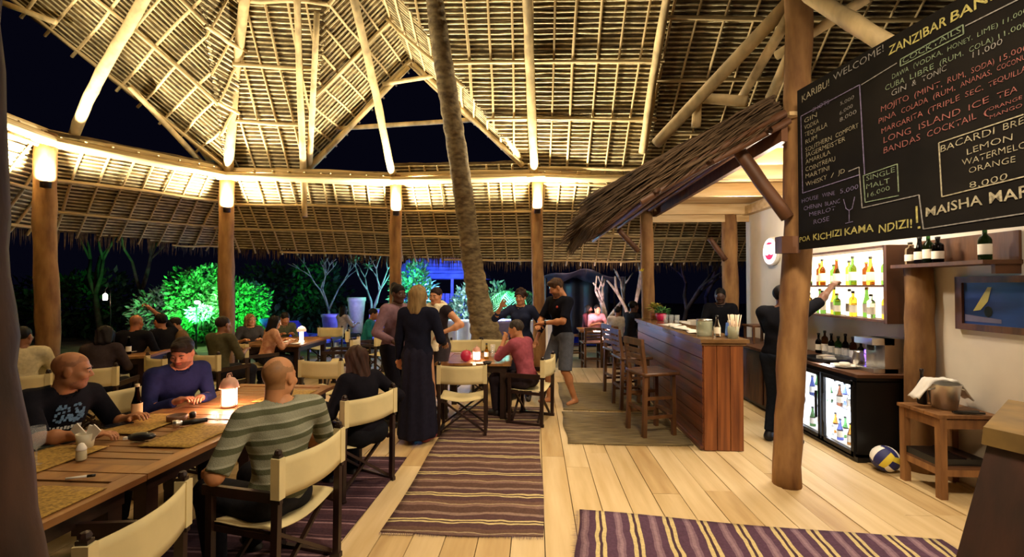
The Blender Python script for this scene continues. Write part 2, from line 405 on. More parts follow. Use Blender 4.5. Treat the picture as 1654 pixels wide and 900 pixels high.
# ---- ring beam poles
for i in range(len(RING)-1):
    a, b = RING[i], RING[i+1]
    t = bpy.data.objects.new('trim_%d' % (i+2), None); COL.objects.link(t); t['kind'] = 'structure'
    inn = (HALL-(a+b)/2); inn.z = 0; inn.normalize(); dn = Vector((0, 0, -.06))
    stick('beam_pole', a+dn+inn*.12-(b-a).normalized()*.15, b+dn+inn*.12+(b-a).normalized()*.15, .072, t, ST_BIG)
    stick('beam_pole', a+Vector((0, 0, .07)), b+Vector((0, 0, .07)), .06, t, ST_BIG)
    stick('beam_pole', a+Vector((0, 0, .0))-inn*.13, b-inn*.13, .05, t, ST_BIG)
# ---- main poles of the roof: things
def log(name, P, R, label, cat, m=M_pole, n=12, group=None):
    Pn = []; Rn = []
    if not hasattr(R, '__len__'): R = [R]*len(P)
    for i in range(len(P)-1):
        for q in range(5):
            t = q/5; p = Vector(P[i]).lerp(Vector(P[i+1]), t)+Vector((random.uniform(-1, 1), random.uniform(-1, 1), 0))*R[i]*.06
            Pn.append(p); Rn.append((R[i]+(R[i+1]-R[i])*t)*random.uniform(.94, 1.06))
    Pn.append(Vector(P[-1])); Rn.append(R[-1])
    return tag(MB().tube(Pn, Rn, n).build(name, m, None, True), label, cat, group)
log('roof_pole', [P2+Vector((.05, -.05, .05)), W(380, 130, 7.55), W(395, 0, 6.75), HM+Vector((.1, -.2, -.1))], [.085, .08, .075, .07], 'thick hip pole rising from the post left of the far table to the roof', 'pole')
log('roof_pole', [W(492, 350, 8.5), W(490, 280, 8.6), W(484, 120, 7.4), W(479, -20, 6.5)], [.05, .06, .055, .05], 'straight roof pole whose lower end pokes out below the ring beam', 'pole')
log('roof_pole', [P3+Vector((-.05, -.1, .05)), W(607, 150, 7.75), W(572, 0, 6.6), MM+Vector((.1, -.1, -.2))], [.07, .07, .06, .055], 'pale pole slanting up across the dark triangular roof opening', 'pole')
log('roof_pole', [W(118, 222, 6.45), W(140, 165, 6.25), W(165, 115, 6.0), W(232, 0, 5.4), W(260, -60, 5.1)], [.066, .072, .07, .064, .06], 'heavy bent pole leaning from the left beam up into the roof', 'pole', M_pole)
log('roof_pole', [P4+Vector((-.06, -.06, .05)), W(857, 130, 7.6), W(851, 0, 6.75), W(848, -80, 6.2)], [.08, .075, .07, .07], 'upright roof pole standing above the post beside the man in shorts', 'pole')
log('roof_pole', [W(1038, 246, 8.35), W(1056, 120, 7.5), W(1076, 0, 6.75), W(1085, -60, 6.4)], [.07, .07, .065, .06], 'long pole between the lit and the dark roof, above the bar canopy', 'pole')
log('tie_pole', [W(476, 212, 8.7), W(620, 203, 8.75), W(772, 193, 8.75)], .045, 'thin tie pole across the triangular roof opening, lower one', 'pole')
log('tie_pole', [W(618, 136, 8.6), W(712, 121, 8.6)], .04, 'short tie pole near the peak of the triangular roof opening', 'pole')
log('tie_pole', [W(5, 5, 5.9), W(90, 36, 6.1)], .04, 'thin tie pole by the left roof edge against the night sky', 'pole')
for k, (a, b) in enumerate([((333, 270), (210, 140)), ((352, 262), (285, 60)), ((345, 268), (160, 20))]):
    log('valley_pole', [W(a[0], a[1], 8.2), W(b[0], b[1], 6.8)], [.05, .045], ['outermost valley pole of the left roof slope', 'steep valley pole beside the left hip pole', 'long valley pole along the left roof slope'][k], 'pole', M_pole)
for k, (a, b) in enumerate([((497, 275), (660, 108)), ((845, 268), (668, 103)), ((842, 258), (708, 60)), ((500, 268), (512, 20))]):
    log('valley_pole', [W(a[0], a[1], 8.65), W(b[0], b[1], [8.65, 8.65, 7.6, 6.7][k])], [.055, .045], ['edge pole on the left side of the triangular opening', 'edge pole on the right side of the triangular opening', 'bright valley pole behind the palm trunk', 'valley pole right of the straight roof pole'][k], 'pole', M_pole)
# ---- posts of the ring
def post(P, R, label, m=M_post): return log('wooden_post', P, R, label, 'post', m, 14)
def down(p, r0, r1, lx=0, ly=0): return [Vector((p.x+lx, p.y+ly, -.02)), Vector((p.x+lx*.6+.01, p.y+ly*.5, 1.2)), Vector((p.x-.01, p.y, 2.5)), Vector((p.x, p.y, ZB+.06))], [r0, (r0+r1)/2, r1*1.02, r1]
for p, r0, r1, lab, lx in [(L1, .135, .125, 'thick bark post at the left under the bent roof pole', .1), (P2, .14, .13, 'post in front of the green-lit bush', .02), (P3, .125, .115, 'straight slim post behind the standing women', -.02), (P4, .13, .105, 'knobbly post next to the man in the black polo', .03)]:
    a, b = down(p, r0, r1, lx); post(a, b, lab)
post([W(48, 1300, 1.22), W(2, 900, 1.22), W(-44, 600, 1.22), W(-62, 350, 1.22), W(-66, -60, 1.22)], [.095, .095, .092, .09, .088], 'dark leaning post close to the camera at the left edge', mat('near_post_bark', '4a2f20', .8, 0, (9, 9, 2.5), col2='26160f', bump=.5, detail=8))
PRb = G(1270, 783, 0); PR = [PRb+Vector((0, 0, -.02)), W(1278, 600, PRb.y), W(1288, 400, PRb.y), W(1288, 200, PRb.y-.02), W(1290, 0, PRb.y-.05), W(1292, -90, PRb.y-.06)]
post(PR, [.108, .104, .104, .10, .10, .10], 'big round post in front of the back bar, holding the chalkboard')
q = XY(1046, 7.62); post([(q[0], q[1], 0), (q[0]+.01, q[1], 1.5), (q[0]-.02, q[1], 2.85)], [.11, .105, .10], 'bar post rising behind the potted flowers', M_post)
q = XY(1179, 7.75); post([(q[0], q[1], 0), (q[0]+.01, q[1], 1.5), (q[0]-.01, q[1], 2.85)], [.13, .12, .12], 'bar post at the far end of the white wall', M_post)
post([(3.40, 4.24, 0), (3.42, 4.25, 1.0), (3.42, 4.25, 1.82)], [.115, .108, .10], 'half round post against the white wall behind the small stand', M_post)
# ---- uplights on the ring posts
def uplight(p, r, label, power):
    inn = Vector((0, 0, 0))-p; inn.z = 0; inn.normalize(); c = p+inn*(r+.10); c.z = 3.04
    t = thing('uplight', label, 'lamp', c, math.atan2(inn.y, inn.x), 'uplights on the ring posts')
    MB().lathe([(.03, -.05), (.06, -.045), (.062, .03), (.066, .035), (.055, .036), (.05, .0), (.01, -.005)], 14).build('housing', M_dark, t, True)
    MB().lathe([(.002, .0), (.05, .001), (.05, .006), (.002, .007)], 14).build('lens', M_glow, t)
    MB().box((-.075, 0, -.03), (.08, .03, .02)).build('bracket', M_dark, t)
    lamp('SPOT', c+Vector((0, 0, .03)), power, (1, .87, .60), .05, c+inn*.18+Vector((0, 0, 1)), 172, .35)
for p, r, lab, pw in [(L1, .13, 'uplight on the thick left post', 620), (P2, .13, 'uplight on the post by the green bush', 720), (P3, .115, 'uplight on the slim centre post', 780), (P4, .105, 'uplight on the knobbly post by the man in shorts', 720)]: uplight(p, r, lab, pw)
lamp('SPOT', LM+Vector((.3, 0, -.7)), 450, (1, .85, .56), .05, LM+Vector((.5, 0, 1)), 170, .4)
# ---- palm trunk growing through the hall
P = []; R = []
ctrl = [(792, 612, 8.0, .30), (786, 548, 7.95, .27), (774, 490, 7.85, .20), (762, 420, 7.65, .17), (752, 340, 7.35, .158), (738, 240, 6.9, .15), (722, 140, 6.4, .138), (707, 40, 5.9, .118), (701, -10, 5.65, .11), (690, -90, 5.3, .10)]
for i in range(len(ctrl)-1):
    for s in range(14):
        t = s/14; c = [ctrl[i][q]*(1-t)+ctrl[i+1][q]*t for q in range(4)]; p = W(c[0], c[1], c[2]); P.append(p); R.append(c[3]*(1+.05*(1 if s % 4 < 2 else -.4))*random.uniform(.985, 1.015))
P[0].z = -.05
tag(MB().tube(P, R, 16).build('palm_trunk', M_palm, None, True), 'ringed leaning palm trunk growing up through the thatch roof', 'tree')
# ================================================================== BAR
BX, BY0, BY1, BH = 1.83-.185, 4.60, 7.45, 1.10
bar = thing('bar_counter', 'long reddish brown wooden bar counter with planked front', 'bar counter', (BX+.2, (BY0+BY1)/2, 0))
cy = (BY0+BY1)/2; LY = BY1-BY0
MB().box((0.0, 0, .53), (.34, LY-.06, 1.0)).build('carcass', M_gap, bar)
MB().box((.0, 0, BH-.015), (.47, LY+.1, .035)).box((.0, 0, BH-.045), (.43, LY+.05, .03)).build('worktop', M_bartop, bar)
for k in range(7):
    z = .02+k*.148
    MB().box((-.185+random.uniform(-.003, .003), 0, z+.072), (.03, LY-.02, .14)).build('plank', M_bar, bar)
for k in range(3):
    MB().box((-.128+k*.128, -LY/2+.005+random.uniform(-.003, .003), .53), (.12, .035, 1.04)).build('plank', M_barend, bar)
MB().box((-.21, 0, .03), (.03, LY, .04)).build('toe_strip', M_bar, bar)
# back counter along the wall
bc = thing('back_counter', 'dark back bar counter running along the white wall', 'counter', (3.2, 6.45, 0))
bc.scale = (1, 1, .92)
MB().box((.0, 0, .86), (.6, 2.1, .04)).build('worktop', M_brownwood, bc)
MB().box((.03, 0, .43), (.5, 2.04, .82)).build('carcass', M_black, bc)
for k in range(3): MB().box((-.235, -.68+k*.68, .44), (.02, .62, .74)).build('door', M_brownwood, bc)
# fridge
FY0, FY1 = 4.37, 5.38; fx = 2.955
fr_ = thing('bar_fridge', 'black under-counter fridge with two lit glass doors full of bottles', 'fridge', (fx+.25, (FY0+FY1)/2, 0))
b = MB(); ly = FY1-FY0; FZ = .92; fr_.scale = (1, 1, FZ)
b.box((0, 0, .04), (.5, ly, .08)).box((0, 0, .83), (.5, ly, .06)).box((0, -ly/2+.02, .43), (.5, .04, .76)).box((0, ly/2-.02, .43), (.5, .04, .76)).box((.23, 0, .43), (.04, ly, .76))
b.build('body', M_black, fr_)
MB().box((.20, 0, .43), (.01, ly-.1, .72)).build('light_panel', mat('fridge_light', 'dfe9ff', .5, 0, emit=8), fr_)
MB().box((0.02, 0, .45), (.36, ly-.1, .012)).build('shelf', M_steel, fr_)
for s in (-1, 1):
    yc = s*ly/4*.98
    d = MB(); w_, h_ = ly/2-.03, .74
    d.box((-.255, yc-w_/2+.02, .43), (.03, .035, h_)).box((-.255, yc+w_/2-.02, .43), (.03, .035, h_)).box((-.255, yc, .43-h_/2+.02), (.03, w_, .04)).box((-.255, yc, .43+h_/2-.02), (.03, w_, .04))
    dr = d.build('door', M_black, fr_)
    MB().box((-.252, yc, .43), (.006, w_-.07, h_-.08)).build('pane', glassy('fridge_glass', 'cfe0f0', .12), dr)
    MB().box((-.28, yc-s*(w_/2-.05), .43), (.02, .015, .3)).build('handle', M_black, dr)
MB().box((-.24, 0, .045), (.02, ly-.1, .03)).build('grille', M_dark, fr_)
MB().box((.0, 0, .795), (.40, ly-.09, .008)).box((.0, 0, .085), (.40, ly-.09, .008)).box((.0, -ly/2+.043, .44), (.40, .006, .70)).box((.0, ly/2-.043, .44), (.40, .006, .70)).build('lining', M_white, fr_)
for yy in (-ly/2+.055, -.03, .03, ly/2-.055): MB().box((-.20, yy, .43), (.018, .014, .70)).build('light_strip', mat('fridge_strip', 'eaf2ff', .5, 0, emit=7), fr_)
MB().box((-.257, -ly/2+.06, .80), (.004, .02, .02)).build('lock', M_steel, fr_)
lamp('AREA', (fx+.1, (FY0+FY1)/2, .78), 9, (.85, .92, 1), .2, (fx-.6, (FY0+FY1)/2, .2), shape=(.2, .9))
# bottles: one prototype per shape
def bottle_meshes(kind, h, r):
    if kind == 'wine': pr = [(r*.9, 0), (r, .01), (r, h*.56), (r*.8, h*.64), (r*.36, h*.72), (r*.33, h*.93), (r*.38, h*.94), (r*.36, h*.985)]
    elif kind == 'spirit': pr = [(r*.92, 0), (r, .012), (r, h*.66), (r*.86, h*.73), (r*.36, h*.79), (r*.33, h*.90), (r*.40, h*.91), (r*.40, h*.99)]
    else: pr = [(r*.9, 0), (r, .01), (r, h*.45), (r*.55, h*.66), (r*.40, h*.80), (r*.38, h*.95), (r*.44, h*.955), (r*.42, h*.99)]
    a = MB().lathe(pr, 12); cap = MB().lathe([(r*.44, h*.92), (r*.46, h*.93), (r*.46, h), (r*.2, h+.002)], 10); lab = MB().lathe([(r*1.015, h*.16), (r*1.02, h*.17), (r*1.02, h*.44), (r*1.015, h*.45)], 12, caps=False)
    return a, cap, lab
GL = [('5f8f3f', 'green'), ('c07a1c', 'amber'), ('e6e6de', 'clear'), ('6d3a18', 'brown'), ('b8322c', 'red'), ('e0b040', 'golden'), ('1c1c20', 'black'), ('f0f0ea', 'white')]
BP = {}
def bottle(p, colr, kind='spirit', h=.29, r=.038, label='', group=None, cap='1a1714', lab='efe6d2'):
    key = (colr, kind, round(h, 2), round(r, 3), cap, lab)
    if key not in BP:
        a, c, l = bottle_meshes(kind, h, r)
        gm = mat('glass_'+colr, colr, .06, 0, trans=1.0); gm.node_tree.nodes['Principled BSDF'].inputs['IOR'].default_value = 1.18
        BP[key] = (a.mesh('bottle_body', gm, True), c.mesh('bottle_cap', mat('cap_'+cap, cap, .5, 0), True), l.mesh('bottle_label', mat('label_'+lab, lab, .7, 0), True))
    t = thing('bottle', label, 'bottle', p, random.random()*6, group)
    for n_, me in zip(('glass_body', 'cap', 'paper_label'), BP[key]): link(n_, me, t)
    return t
# drinks inside the fridge
ORD = 'first second third fourth fifth sixth seventh eighth ninth tenth eleventh twelfth'.split()
fn = [('green', '3f7a3a'), ('amber', 'b0701c'), ('blue', '4a5ac0'), ('clear', 'd8e0e6'), ('brown', '5a3018')]
for row, z in ((0, .085*.92), (1, .458*.92)):
    for k in range(12):
        y = FY0+.09+k*(FY1-FY0-.18)/11; nm, c_ = fn[(k*3+row*2) % 5]
        bottle((fx+.10+.10*(k % 2), y, z), c_, 'beer', .215, .03, '%s drink bottle on the %s fridge shelf, %s from the near end' % (nm, 'lower' if row == 0 else 'upper', ORD[k]), 'drinks in the bar fridge')
# back-lit bottle shelf on the wall
SX0, SX1, SY0, SY1 = 3.30, WX, 4.42, 6.2
sh = thing('bottle_shelf', 'tall dark wood wall shelf with brightly lit white back', 'shelf', (SX1, (SY0+SY1)/2, 0)); sy = SY1-SY0
MB().box((-.125, -sy/2+.02, 1.64), (.25, .04, .74)).build('side_panel', M_brownwood, sh); MB().box((-.125, sy/2-.02, 1.64), (.25, .04, .74)).build('side_panel', M_brownwood, sh)
for z, n_ in ((1.29, 'shelf_board'), (1.625, 'shelf_board'), (2.0, 'shelf_board')): MB().box((-.125, 0, z), (.25, sy-.06, .022)).build(n_, M_brownwood, sh)
MB().box((-.012, 0, 1.64), (.012, sy-.08, .7)).build('light_panel', mat('shelf_light', 'fff0d0', .5, 0, emit=2.2), sh)
for zz, row in ((1.301, 0), (1.636, 1)):
    n = 13
    for k in range(n):
        y = SY0+.11+k*(SY1-SY0-.22)/(n-1); cc, nm = GL[(k*5+row*3+(k//3)) % 8]; nm2 = {'1c1c20': 'dark'}.get(cc, nm)
        h = [.27, .31, .24, .29][(k*7+row) % 4]
        bottle((SX0+.09+.05*(k % 2), y, zz), cc, ['spirit', 'wine', 'spirit', 'beer'][(k+row) % 4], h, .036, '%s bottle on the %s lit bar shelf, %s' % (nm2, ['lower', 'upper'][row], ['nearest the dark side panel', 'second from the side panel', 'third from the side panel', 'fourth from the side panel', 'fifth from the side panel', 'sixth from the side panel', 'seventh from the side panel', 'eighth from the side panel', 'ninth from the side panel', 'tenth from the side panel', 'eleventh from the side panel', 'twelfth from the side panel', 'at the far end'][k]), 'bottles on the lit bar shelf', cap='201a16' if k % 3 else 'a8842c', lab='f2ead8' if cc != 'e6e6de' else 'd9d2c0')
lamp('AREA', (SX0+.1, (SY0+SY1)/2, 1.97), 7, (1, .9, .68), .2, (SX0+.1, (SY0+SY1)/2, 1.2), shape=(.12, 1.4))
# high wall shelf with bottles, cupboards above
sh2 = thing('wall_shelf', 'dark wooden wall shelf board under the cupboards', 'shelf', (WX-.14, 3.9, 1.80))
MB().box((0, 0, 0), (.28, .86, .03)).build('board', M_brownwood, sh2)
for s in (-.4, .4): MB().box((.05, s, -.05), (.18, .03, .07)).build('bracket', M_brownwood, sh2)
MB().box((.12, 0, .12), (.02, .86, .22)).build('back_board', M_brownwood, sh2)
wb = MB().box((WX-.05, 2.0, 1.93), (.10, 2.6, .15)); tag(wb.build('wall_beam', M_brownwood), 'dark beam fixed along the white wall beside the shelf', 'beam')
for k, (y, c_, kd, h, lb) in enumerate([(4.26, 'b8a890', 'spirit', .20, 'small pale bottle at the far end of the high wall shelf'), (4.16, '1c1c20', 'beer', .24, 'black beer bottle on the high wall shelf'), (4.07, '2f5a2c', 'wine', .27, 'green bottle in the middle of the high wall shelf'), (3.98, '1c1c20', 'spirit', .22, 'squat black bottle on the high wall shelf'), (3.58, '2c5428', 'wine', .27, 'green wine bottle with white label at the near shelf end')]):
    bottle((WX-.16, y, 1.816), c_, kd, h, .04, lb, 'bottles on the high wall shelf')
# things on the back counter and fridge top
def simple(name, label, cat, loc, parts, rotz=0, group=None):
    t = thing(name, label, cat, loc, rotz, group)
    for n_, mb, m, sm in parts: mb.build(n_, m, t, sm)
    return t
CT = .80
b = MB().box((0, 0, .005), (.56, 1.06, .03)); simple('fridge_top', 'brown wooden board lying on the black fridge', 'board', (fx+.26, 4.86, .793), [('board', b, M_brownwood, False)])
CT = .815
simple('coffee_machine', 'boxy steel coffee machine at the near end of the fridge top', 'coffee machine', (3.28, 4.52, CT), [('body', MB().box((.06, 0, .16), (.22, .24, .32)).box((-.06, 0, .29), (.2, .24, .06)).box((-.04, 0, .02), (.22, .24, .04)), M_steel, False), ('group_head', MB().lathe([(.03, .2), (.03, .26)], 10, (-.09, 0, 0)), M_black, True), ('carafe', MB().lathe([(.04, .045), (.055, .08), (.04, .15), (.045, .16)], 12, (-.09, .0, 0)), glassy('clear_glass', 'e8eef0', .14), True)])
simple('mug_tree', 'small blue glowing lamp on the fridge top', 'lamp', (3.36, 4.83, CT), [('base', MB().lathe([(.03, 0), (.03, .02)], 10), M_black, True), ('tube', MB().lathe([(.012, .02), (.012, .16)], 8), mat('violet_neon', '7a50ff', .4, 0, emit=4), True)])
def plate_stack(n, r=.12):
    b = MB()
    for i in range(n): b.lathe([(r*.5, i*.01), (r*.62, i*.01+.002), (r, i*.01+.014), (r*.98, i*.01+.017), (r*.6, i*.01+.006), (.002, i*.01+.006)], 18)
    return b
simple('plate', 'pale plate with crumpled paper on the fridge top', 'plate', (3.08, 4.72, CT), [('dish', plate_stack(2, .12), M_white, True), ('paper', MB().ball((0, 0, .035), (.06, .05, .02), 8), M_white, True)])
simple('tray', 'round black tray of folded napkins on the fridge top', 'tray', (3.16, 5.12, CT), [('dish', MB().lathe([(.15, 0), (.2, .005), (.21, .04), (.2, .04), (.19, .012), (.002, .01)], 20), M_black, True), ('napkin', MB().box((0, .03, .035), (.16, .1, .04), Matrix.Rotation(.5, 3, 'Z')).box((-.03, -.07, .03), (.12, .08, .03), Matrix.Rotation(-.3, 3, 'Z')), M_white, False)])
for k in range(6):
    simple('bar_glass', 'upturned clear glass at the wall side of the fridge top, %s from the coffee machine' % ORD[k], 'glass', (3.33, 4.98+k*.09, CT), [('cup', MB().lathe([(.035, 0), (.03, .13), (.028, .13), (.002, .128)], 12), glassy('clear_glass', 'e8eef0', .14), True)], group='glasses behind the tray')
simple('jug', 'steel jug beside the coffee machine', 'jug', (3.24, 4.76, CT), [('body', MB().lathe([(.05, 0), (.055, .08), (.04, .14), (.045, .16), (.04, .155)], 14), M_steel, True), ('handle', MB().tube([(.05, 0, .03), (.09, 0, .06), (.085, 0, .12), (.04, 0, .14)], .006, 6), M_steel, True)])
for k in range(7): bottle((3.43, 5.0+k*.12, CT), ['1c1c20', '6d3a18', '1c1c20', '2f5a2c', '1c1c20', '6d3a18', '1c1c20'][k], ['wine', 'spirit'][k % 2], .24+.02*(k % 3), .035, 'dark bottle below the lit shelf behind the tray, %s from the coffee machine' % ORD[k], 'dark bottles below the lit shelf')
# white bits on far back counter
simple('chopping_board', 'small wooden stand on the far back counter', 'stand', (3.2, 6.75, .815), [('top', MB().box((0, 0, .24), (.3, .34, .025)), M_stool, False)]+[('leg', MB().box((x, y, .115), (.03, .03, .23)), M_stool, False) for x in (-.12, .12) for y in (-.13, .13)])
for k in range(4): simple('bar_glass', 'clear glass on the far back counter by the white wall, %s from the fridge' % ORD[k], 'glass', (3.05+.07*(k % 2), 5.75+k*.13, .815), [('cup', MB().lathe([(.03, 0), (.036, .14), (.034, .14), (.028, .01), (.002, .01)], 12), glassy('clear_glass', 'e8eef0', .14), True)], group='glasses on the far back counter')
# round lit sign on the wall
sy_ = W(1247, 408, 1).x; ssY = 6.91; sgn = thing('wall_sign', 'round white glowing sign with a red smile-like mark on the plaster wall', 'sign', (WX-.03, ssY, 2.14), math.pi/2)
MB().lathe([(.20, -.03), (.215, -.02), (.215, .02), (.20, .03)], 28).build('rim', M_white, sgn, True).rotation_euler = (math.pi/2, 0, 0)
d_ = MB().lathe([(.19, .0), (.19, .006)], 28).build('face', mat('sign_white', 'ffe6ec', .5, 0, emit=1.7), sgn); d_.rotation_euler = (-math.pi/2, 0, 0); d_.location = (0, .029, 0)
def arc_mb(r0, r1, a0, a1, y, cx=0, cz=0, th=.006, n=14):
    b = MB(); V = []
    for i in range(n+1):
        a = (a0+(a1-a0)*i/n)*D2R; tt = math.sin(math.pi*i/n)
        ri = r1-(r1-r0)*tt
        V += [(cx+ri*math.cos(a), y, cz+ri*math.sin(a)), (cx+r1*math.cos(a), y, cz+r1*math.sin(a)), (cx+r1*math.cos(a), y+th, cz+r1*math.sin(a)), (cx+ri*math.cos(a), y+th, cz+ri*math.sin(a))]
    b.add(V, [(i*4+q, i*4+(q+1) % 4, i*4+4+(q+1) % 4, i*4+4+q) for i in range(n) for q in range(4)]); return b
M_mag = mat('sign_red', 'e01850', .5, 0, emit=.8)
arc_mb(.04, .125, 200, 340, .036).build('red_crescent', M_mag, sgn)
arc_mb(.12, .155, 55, 125, .036, 0, -.02).build('red_arch', M_mag, sgn)
# framed picture
pf = thing('framed_picture', 'wood framed blue picture of a windsurf sail on the white wall', 'picture', (WX-.02, 3.42, 1.485))
pw, ph = 1.10, .43
for s in (-1, 1): MB().box((0, s*(pw/2-.03), 0), (.04, .06, ph)).build('frame_rail', M_brownwood, pf); MB().box((0, 0, s*(ph/2-.025)), (.04, pw-.12, .05)).build('frame_rail', M_brownwood, pf)
pic = MB().box((0.005, 0, 0), (.012, pw-.12, ph-.1)).build('print', mat('blue_print', '1c3f86', .5, 0, (2, 2, 7), col2='0f2458', coord='Object'), pf)
sail = MB(); y0 = pw/2-.06
sail.add([(-.004, y0-.08, -.06), (-.004, y0-.2, .13), (-.004, y0-.23, .13), (-.004, y0-.20, .02), (-.004, y0-.14, -.05)], [(0, 1, 2, 3, 4)]); sail.build('print_sail', mat('sail_yellow', 'c8c070', .6, .1), pic)
MB().ball((-.003, y0-.2, -.06), (.002, .035, .045), 8).build('print_surfer', M_black, pic)
sp = MB(); sp.add([(-.0035, y0-.01, -.145), (-.0035, y0-.3, -.145), (-.0035, y0-.3, -.115), (-.0035, y0-.12, -.10), (-.0035, y0-.01, -.09)], [(0, 1, 2, 3, 4)]); sp.build('print_foam', mat('foam_print', '6e6a88', .7, .1), pic)
# side stand with ice bucket
M_tan = mat('stand_wood', '94683c', .5, 0, (20, 20, 3), col2='6c4524', bump=.1, detail=6)
sx_, sy0 = 3.28, 3.83
st = thing('side_stand', 'small wooden side stand with a lower shelf against the wall', 'side table', (sx_, sy0, 0))
for k in range(3): MB().box((0, -.135+k*.135, .63), (.46, .128, .025)).build('top_slat', M_tan, st)
for x in (-.19, .19):
    for y in (-.17, .17): MB().box((x, y, .31), (.05, .05, .62)).build('leg', M_tan, st)
for y in (-.17, .17): MB().box((0, y, .57), (.36, .025, .07)).build('apron', M_tan, st); MB().box((0, y, .2), (.36, .025, .05)).build('rail', M_tan, st)
for x in (-.19, .19): MB().box((x, 0, .57), (.025, .3, .07)).build('apron', M_tan, st); MB().box((x, 0, .2), (.025, .3, .05)).build('rail', M_tan, st)
MB().box((0, 0, .235), (.40, .36, .02)).build('lower_shelf', M_brownwood, st)
simple('folded_case', 'flat black case lying on the lower shelf of the side stand', 'case', (sx_-.02, sy0, .246), [('body', MB().box((0, 0, .025), (.36, .3, .05)), M_black, False), ('strap', MB().box((0.05, 0, .055), (.03, .3, .01)), M_dark, False)])
bk = thing('ice_bucket', 'shiny steel ice bucket on the side stand with a towel over it', 'bucket', (sx_, sy0+.02, .643))
MB().lathe([(.075, 0), (.08, .005), (.105, .19), (.112, .2), (.106, .2), (.1, .185), (.075, .02), (.002, .02)], 24).build('pail', M_steel, bk, True)
for s in (-1, 1): MB().tube([(s*.1, -.03, .16), (s*.135, -.02, .15), (s*.135, .02, .15), (s*.1, .03, .16)], .006, 6).build('handle', M_steel, bk, True)
tw = MB().sheet(lambda u, v: ((u-.5)*.42, (v-.5)*.11+.035, .222-max(0, abs(u-.5)*.42-.09)*1.25+.008*math.sin(u*17+v*9)), 22, 6, .008)
t_ = thing('towel', 'white cloth draped over the steel ice bucket', 'towel', (sx_, sy0+.02, .643)); tw.build('cloth', M_white, t_, True)
simple('bottle_neck', 'dark bottle standing behind the ice bucket on the stand', 'bottle', (sx_-.06, sy0+.155, .643), [('body', bottle_meshes('wine', .29, .033)[0], M_black, True), ('cap', bottle_meshes('wine', .29, .033)[1], M_dark, True)])
simple('ice_tongs', 'black ice tongs lying in front of the ice bucket', 'tongs', (sx_+.02, sy0-.15, .645), [('arm', MB().bar((-.1, 0, .012), (.1, .02, .012), .022, .014), M_black, False), ('arm', MB().bar((-.1, .0, .012), (.1, -.03, .012), .022, .014), M_black, False)])
# volleyball
vb = thing('volleyball', 'yellow white and blue volleyball on the floor by the fridge', 'ball', (3.06, 4.18, .112))
PANC = [mat('ball_yellow', 'd8c23c', .6, 0), mat('ball_white', 'eeeae0', .6, 0), mat('ball_blue', '23265e', .6, 0)]
for ax in range(6):
    for s in range(3):
        b = MB(); V = []; n = 7
        for j in range(n+1):
            for i in range(3):
                u = -1+2*(s+i/2)/3*.985+.01; v = -1+2*j/n
                p = [(1, u, v), (-1, u, v), (v, 1, u), (v, -1, u), (u, v, 1), (u, v, -1)][ax]
                q = Vector(p).normalized()*.11*(1.0 if 0 < i < 2 else .992); V.append(q)
        Fc = [(j*3+i, j*3+i+1, j*3+i+4, j*3+i+3) for j in range(n) for i in range(2)]
        b.add(V, Fc if ax in (0, 3, 4) else [f[::-1] for f in Fc]); b.build('panel', PANC[(ax//2+s*(ax+1)) % 3], vb, True)
MB().ball((0, 0, 0), .107, 14).build('bladder', PANC[1], vb, True)
vb.rotation_euler = (.5, .4, .6)
# bar ceiling
bcl = bpy.data.objects.new('trim_9', None); COL.objects.link(bcl); tag(bcl, 'pale boarded ceiling over the bar with joists', kind='structure')
for k in range(9):
    MB().box(((2.02+WX)/2, 3.72+k*.44+.2, 3.0), (WX-2.02, .425, .03)).build('board', M_pine, bcl)
for y in (3.95, 4.5, 5.15, 6.1, 7.62): MB().box(((2.02+WX)/2, y, 2.89), (WX-2.02, .06, .17)).build('joist', M_pine, bcl)
MB().box((WX-.06, 5.7, 2.86), (.1, 4.0, .14)).build('wall_plate', M_pine, bcl)
MB().box((1.99, 5.7, 2.89), (.05, 3.95, .22)).build('fascia', M_brownwood, bcl)
MB().box((2.65, 7.70, 2.80), (1.75, .04, .22)).build('fascia', M_pine, bcl)
# thatched canopy over the bar front
can = thing('bar_canopy', 'shaggy dark thatch canopy sloping out over the bar front', 'canopy', (0, 0, 0))
RX, RZ, EX, EZ, CY0, CY1 = 2.0, 3.04, .70, 2.33, 3.78, 7.6
sl = Vector((EX-RX, 0, EZ-RZ)); nrm = Vector((-sl.z, 0, sl.x)).normalized(); nrm = -nrm if nrm.z < 0 else nrm
slab = MB(); Pq = [Vector((RX, 0, RZ)), Vector((EX, 0, EZ))]
A = [Pq[0], Pq[1], Pq[1]+nrm*.10, Pq[0]+nrm*.13]
slab.add([(p.x, y, p.z) for y in (CY0, CY1) for p in A], [(0, 1, 2, 3), (7, 6, 5, 4), (0, 4, 5, 1), (1, 5, 6, 2), (2, 6, 7, 3), (3, 7, 4, 0)]); slab.build('thatch_core', M_shag, can)
sd = sl.normalized(); st_ = MB()
def strand(p, d, l, wd, droop=.25):
    s = Vector((0, 1, 0)).cross(d); s = (Vector((0, 1, 0))*random.uniform(-1, 1)+s*random.uniform(-1, 1)).normalized()*wd
    m = p+d*l*.5; e = p+d*l+Vector((0, 0, -l*droop))
    st_.add([p-s, p+s, m+s*.8, m-s*.8, e], [(0, 1, 2, 3), (3, 2, 4)])
for k in range(5200):
    y = random.uniform(CY0-.03, CY1+.05); t = random.random()
    p = Vector((RX, y, RZ))+sl*t+nrm*(.10+random.uniform(0, .05)); d = (sd+Vector((0, random.uniform(-.25, .25), random.uniform(0, .10)))).normalized(); strand(p, d, random.uniform(.2, .42), random.uniform(.006, .013), .1)
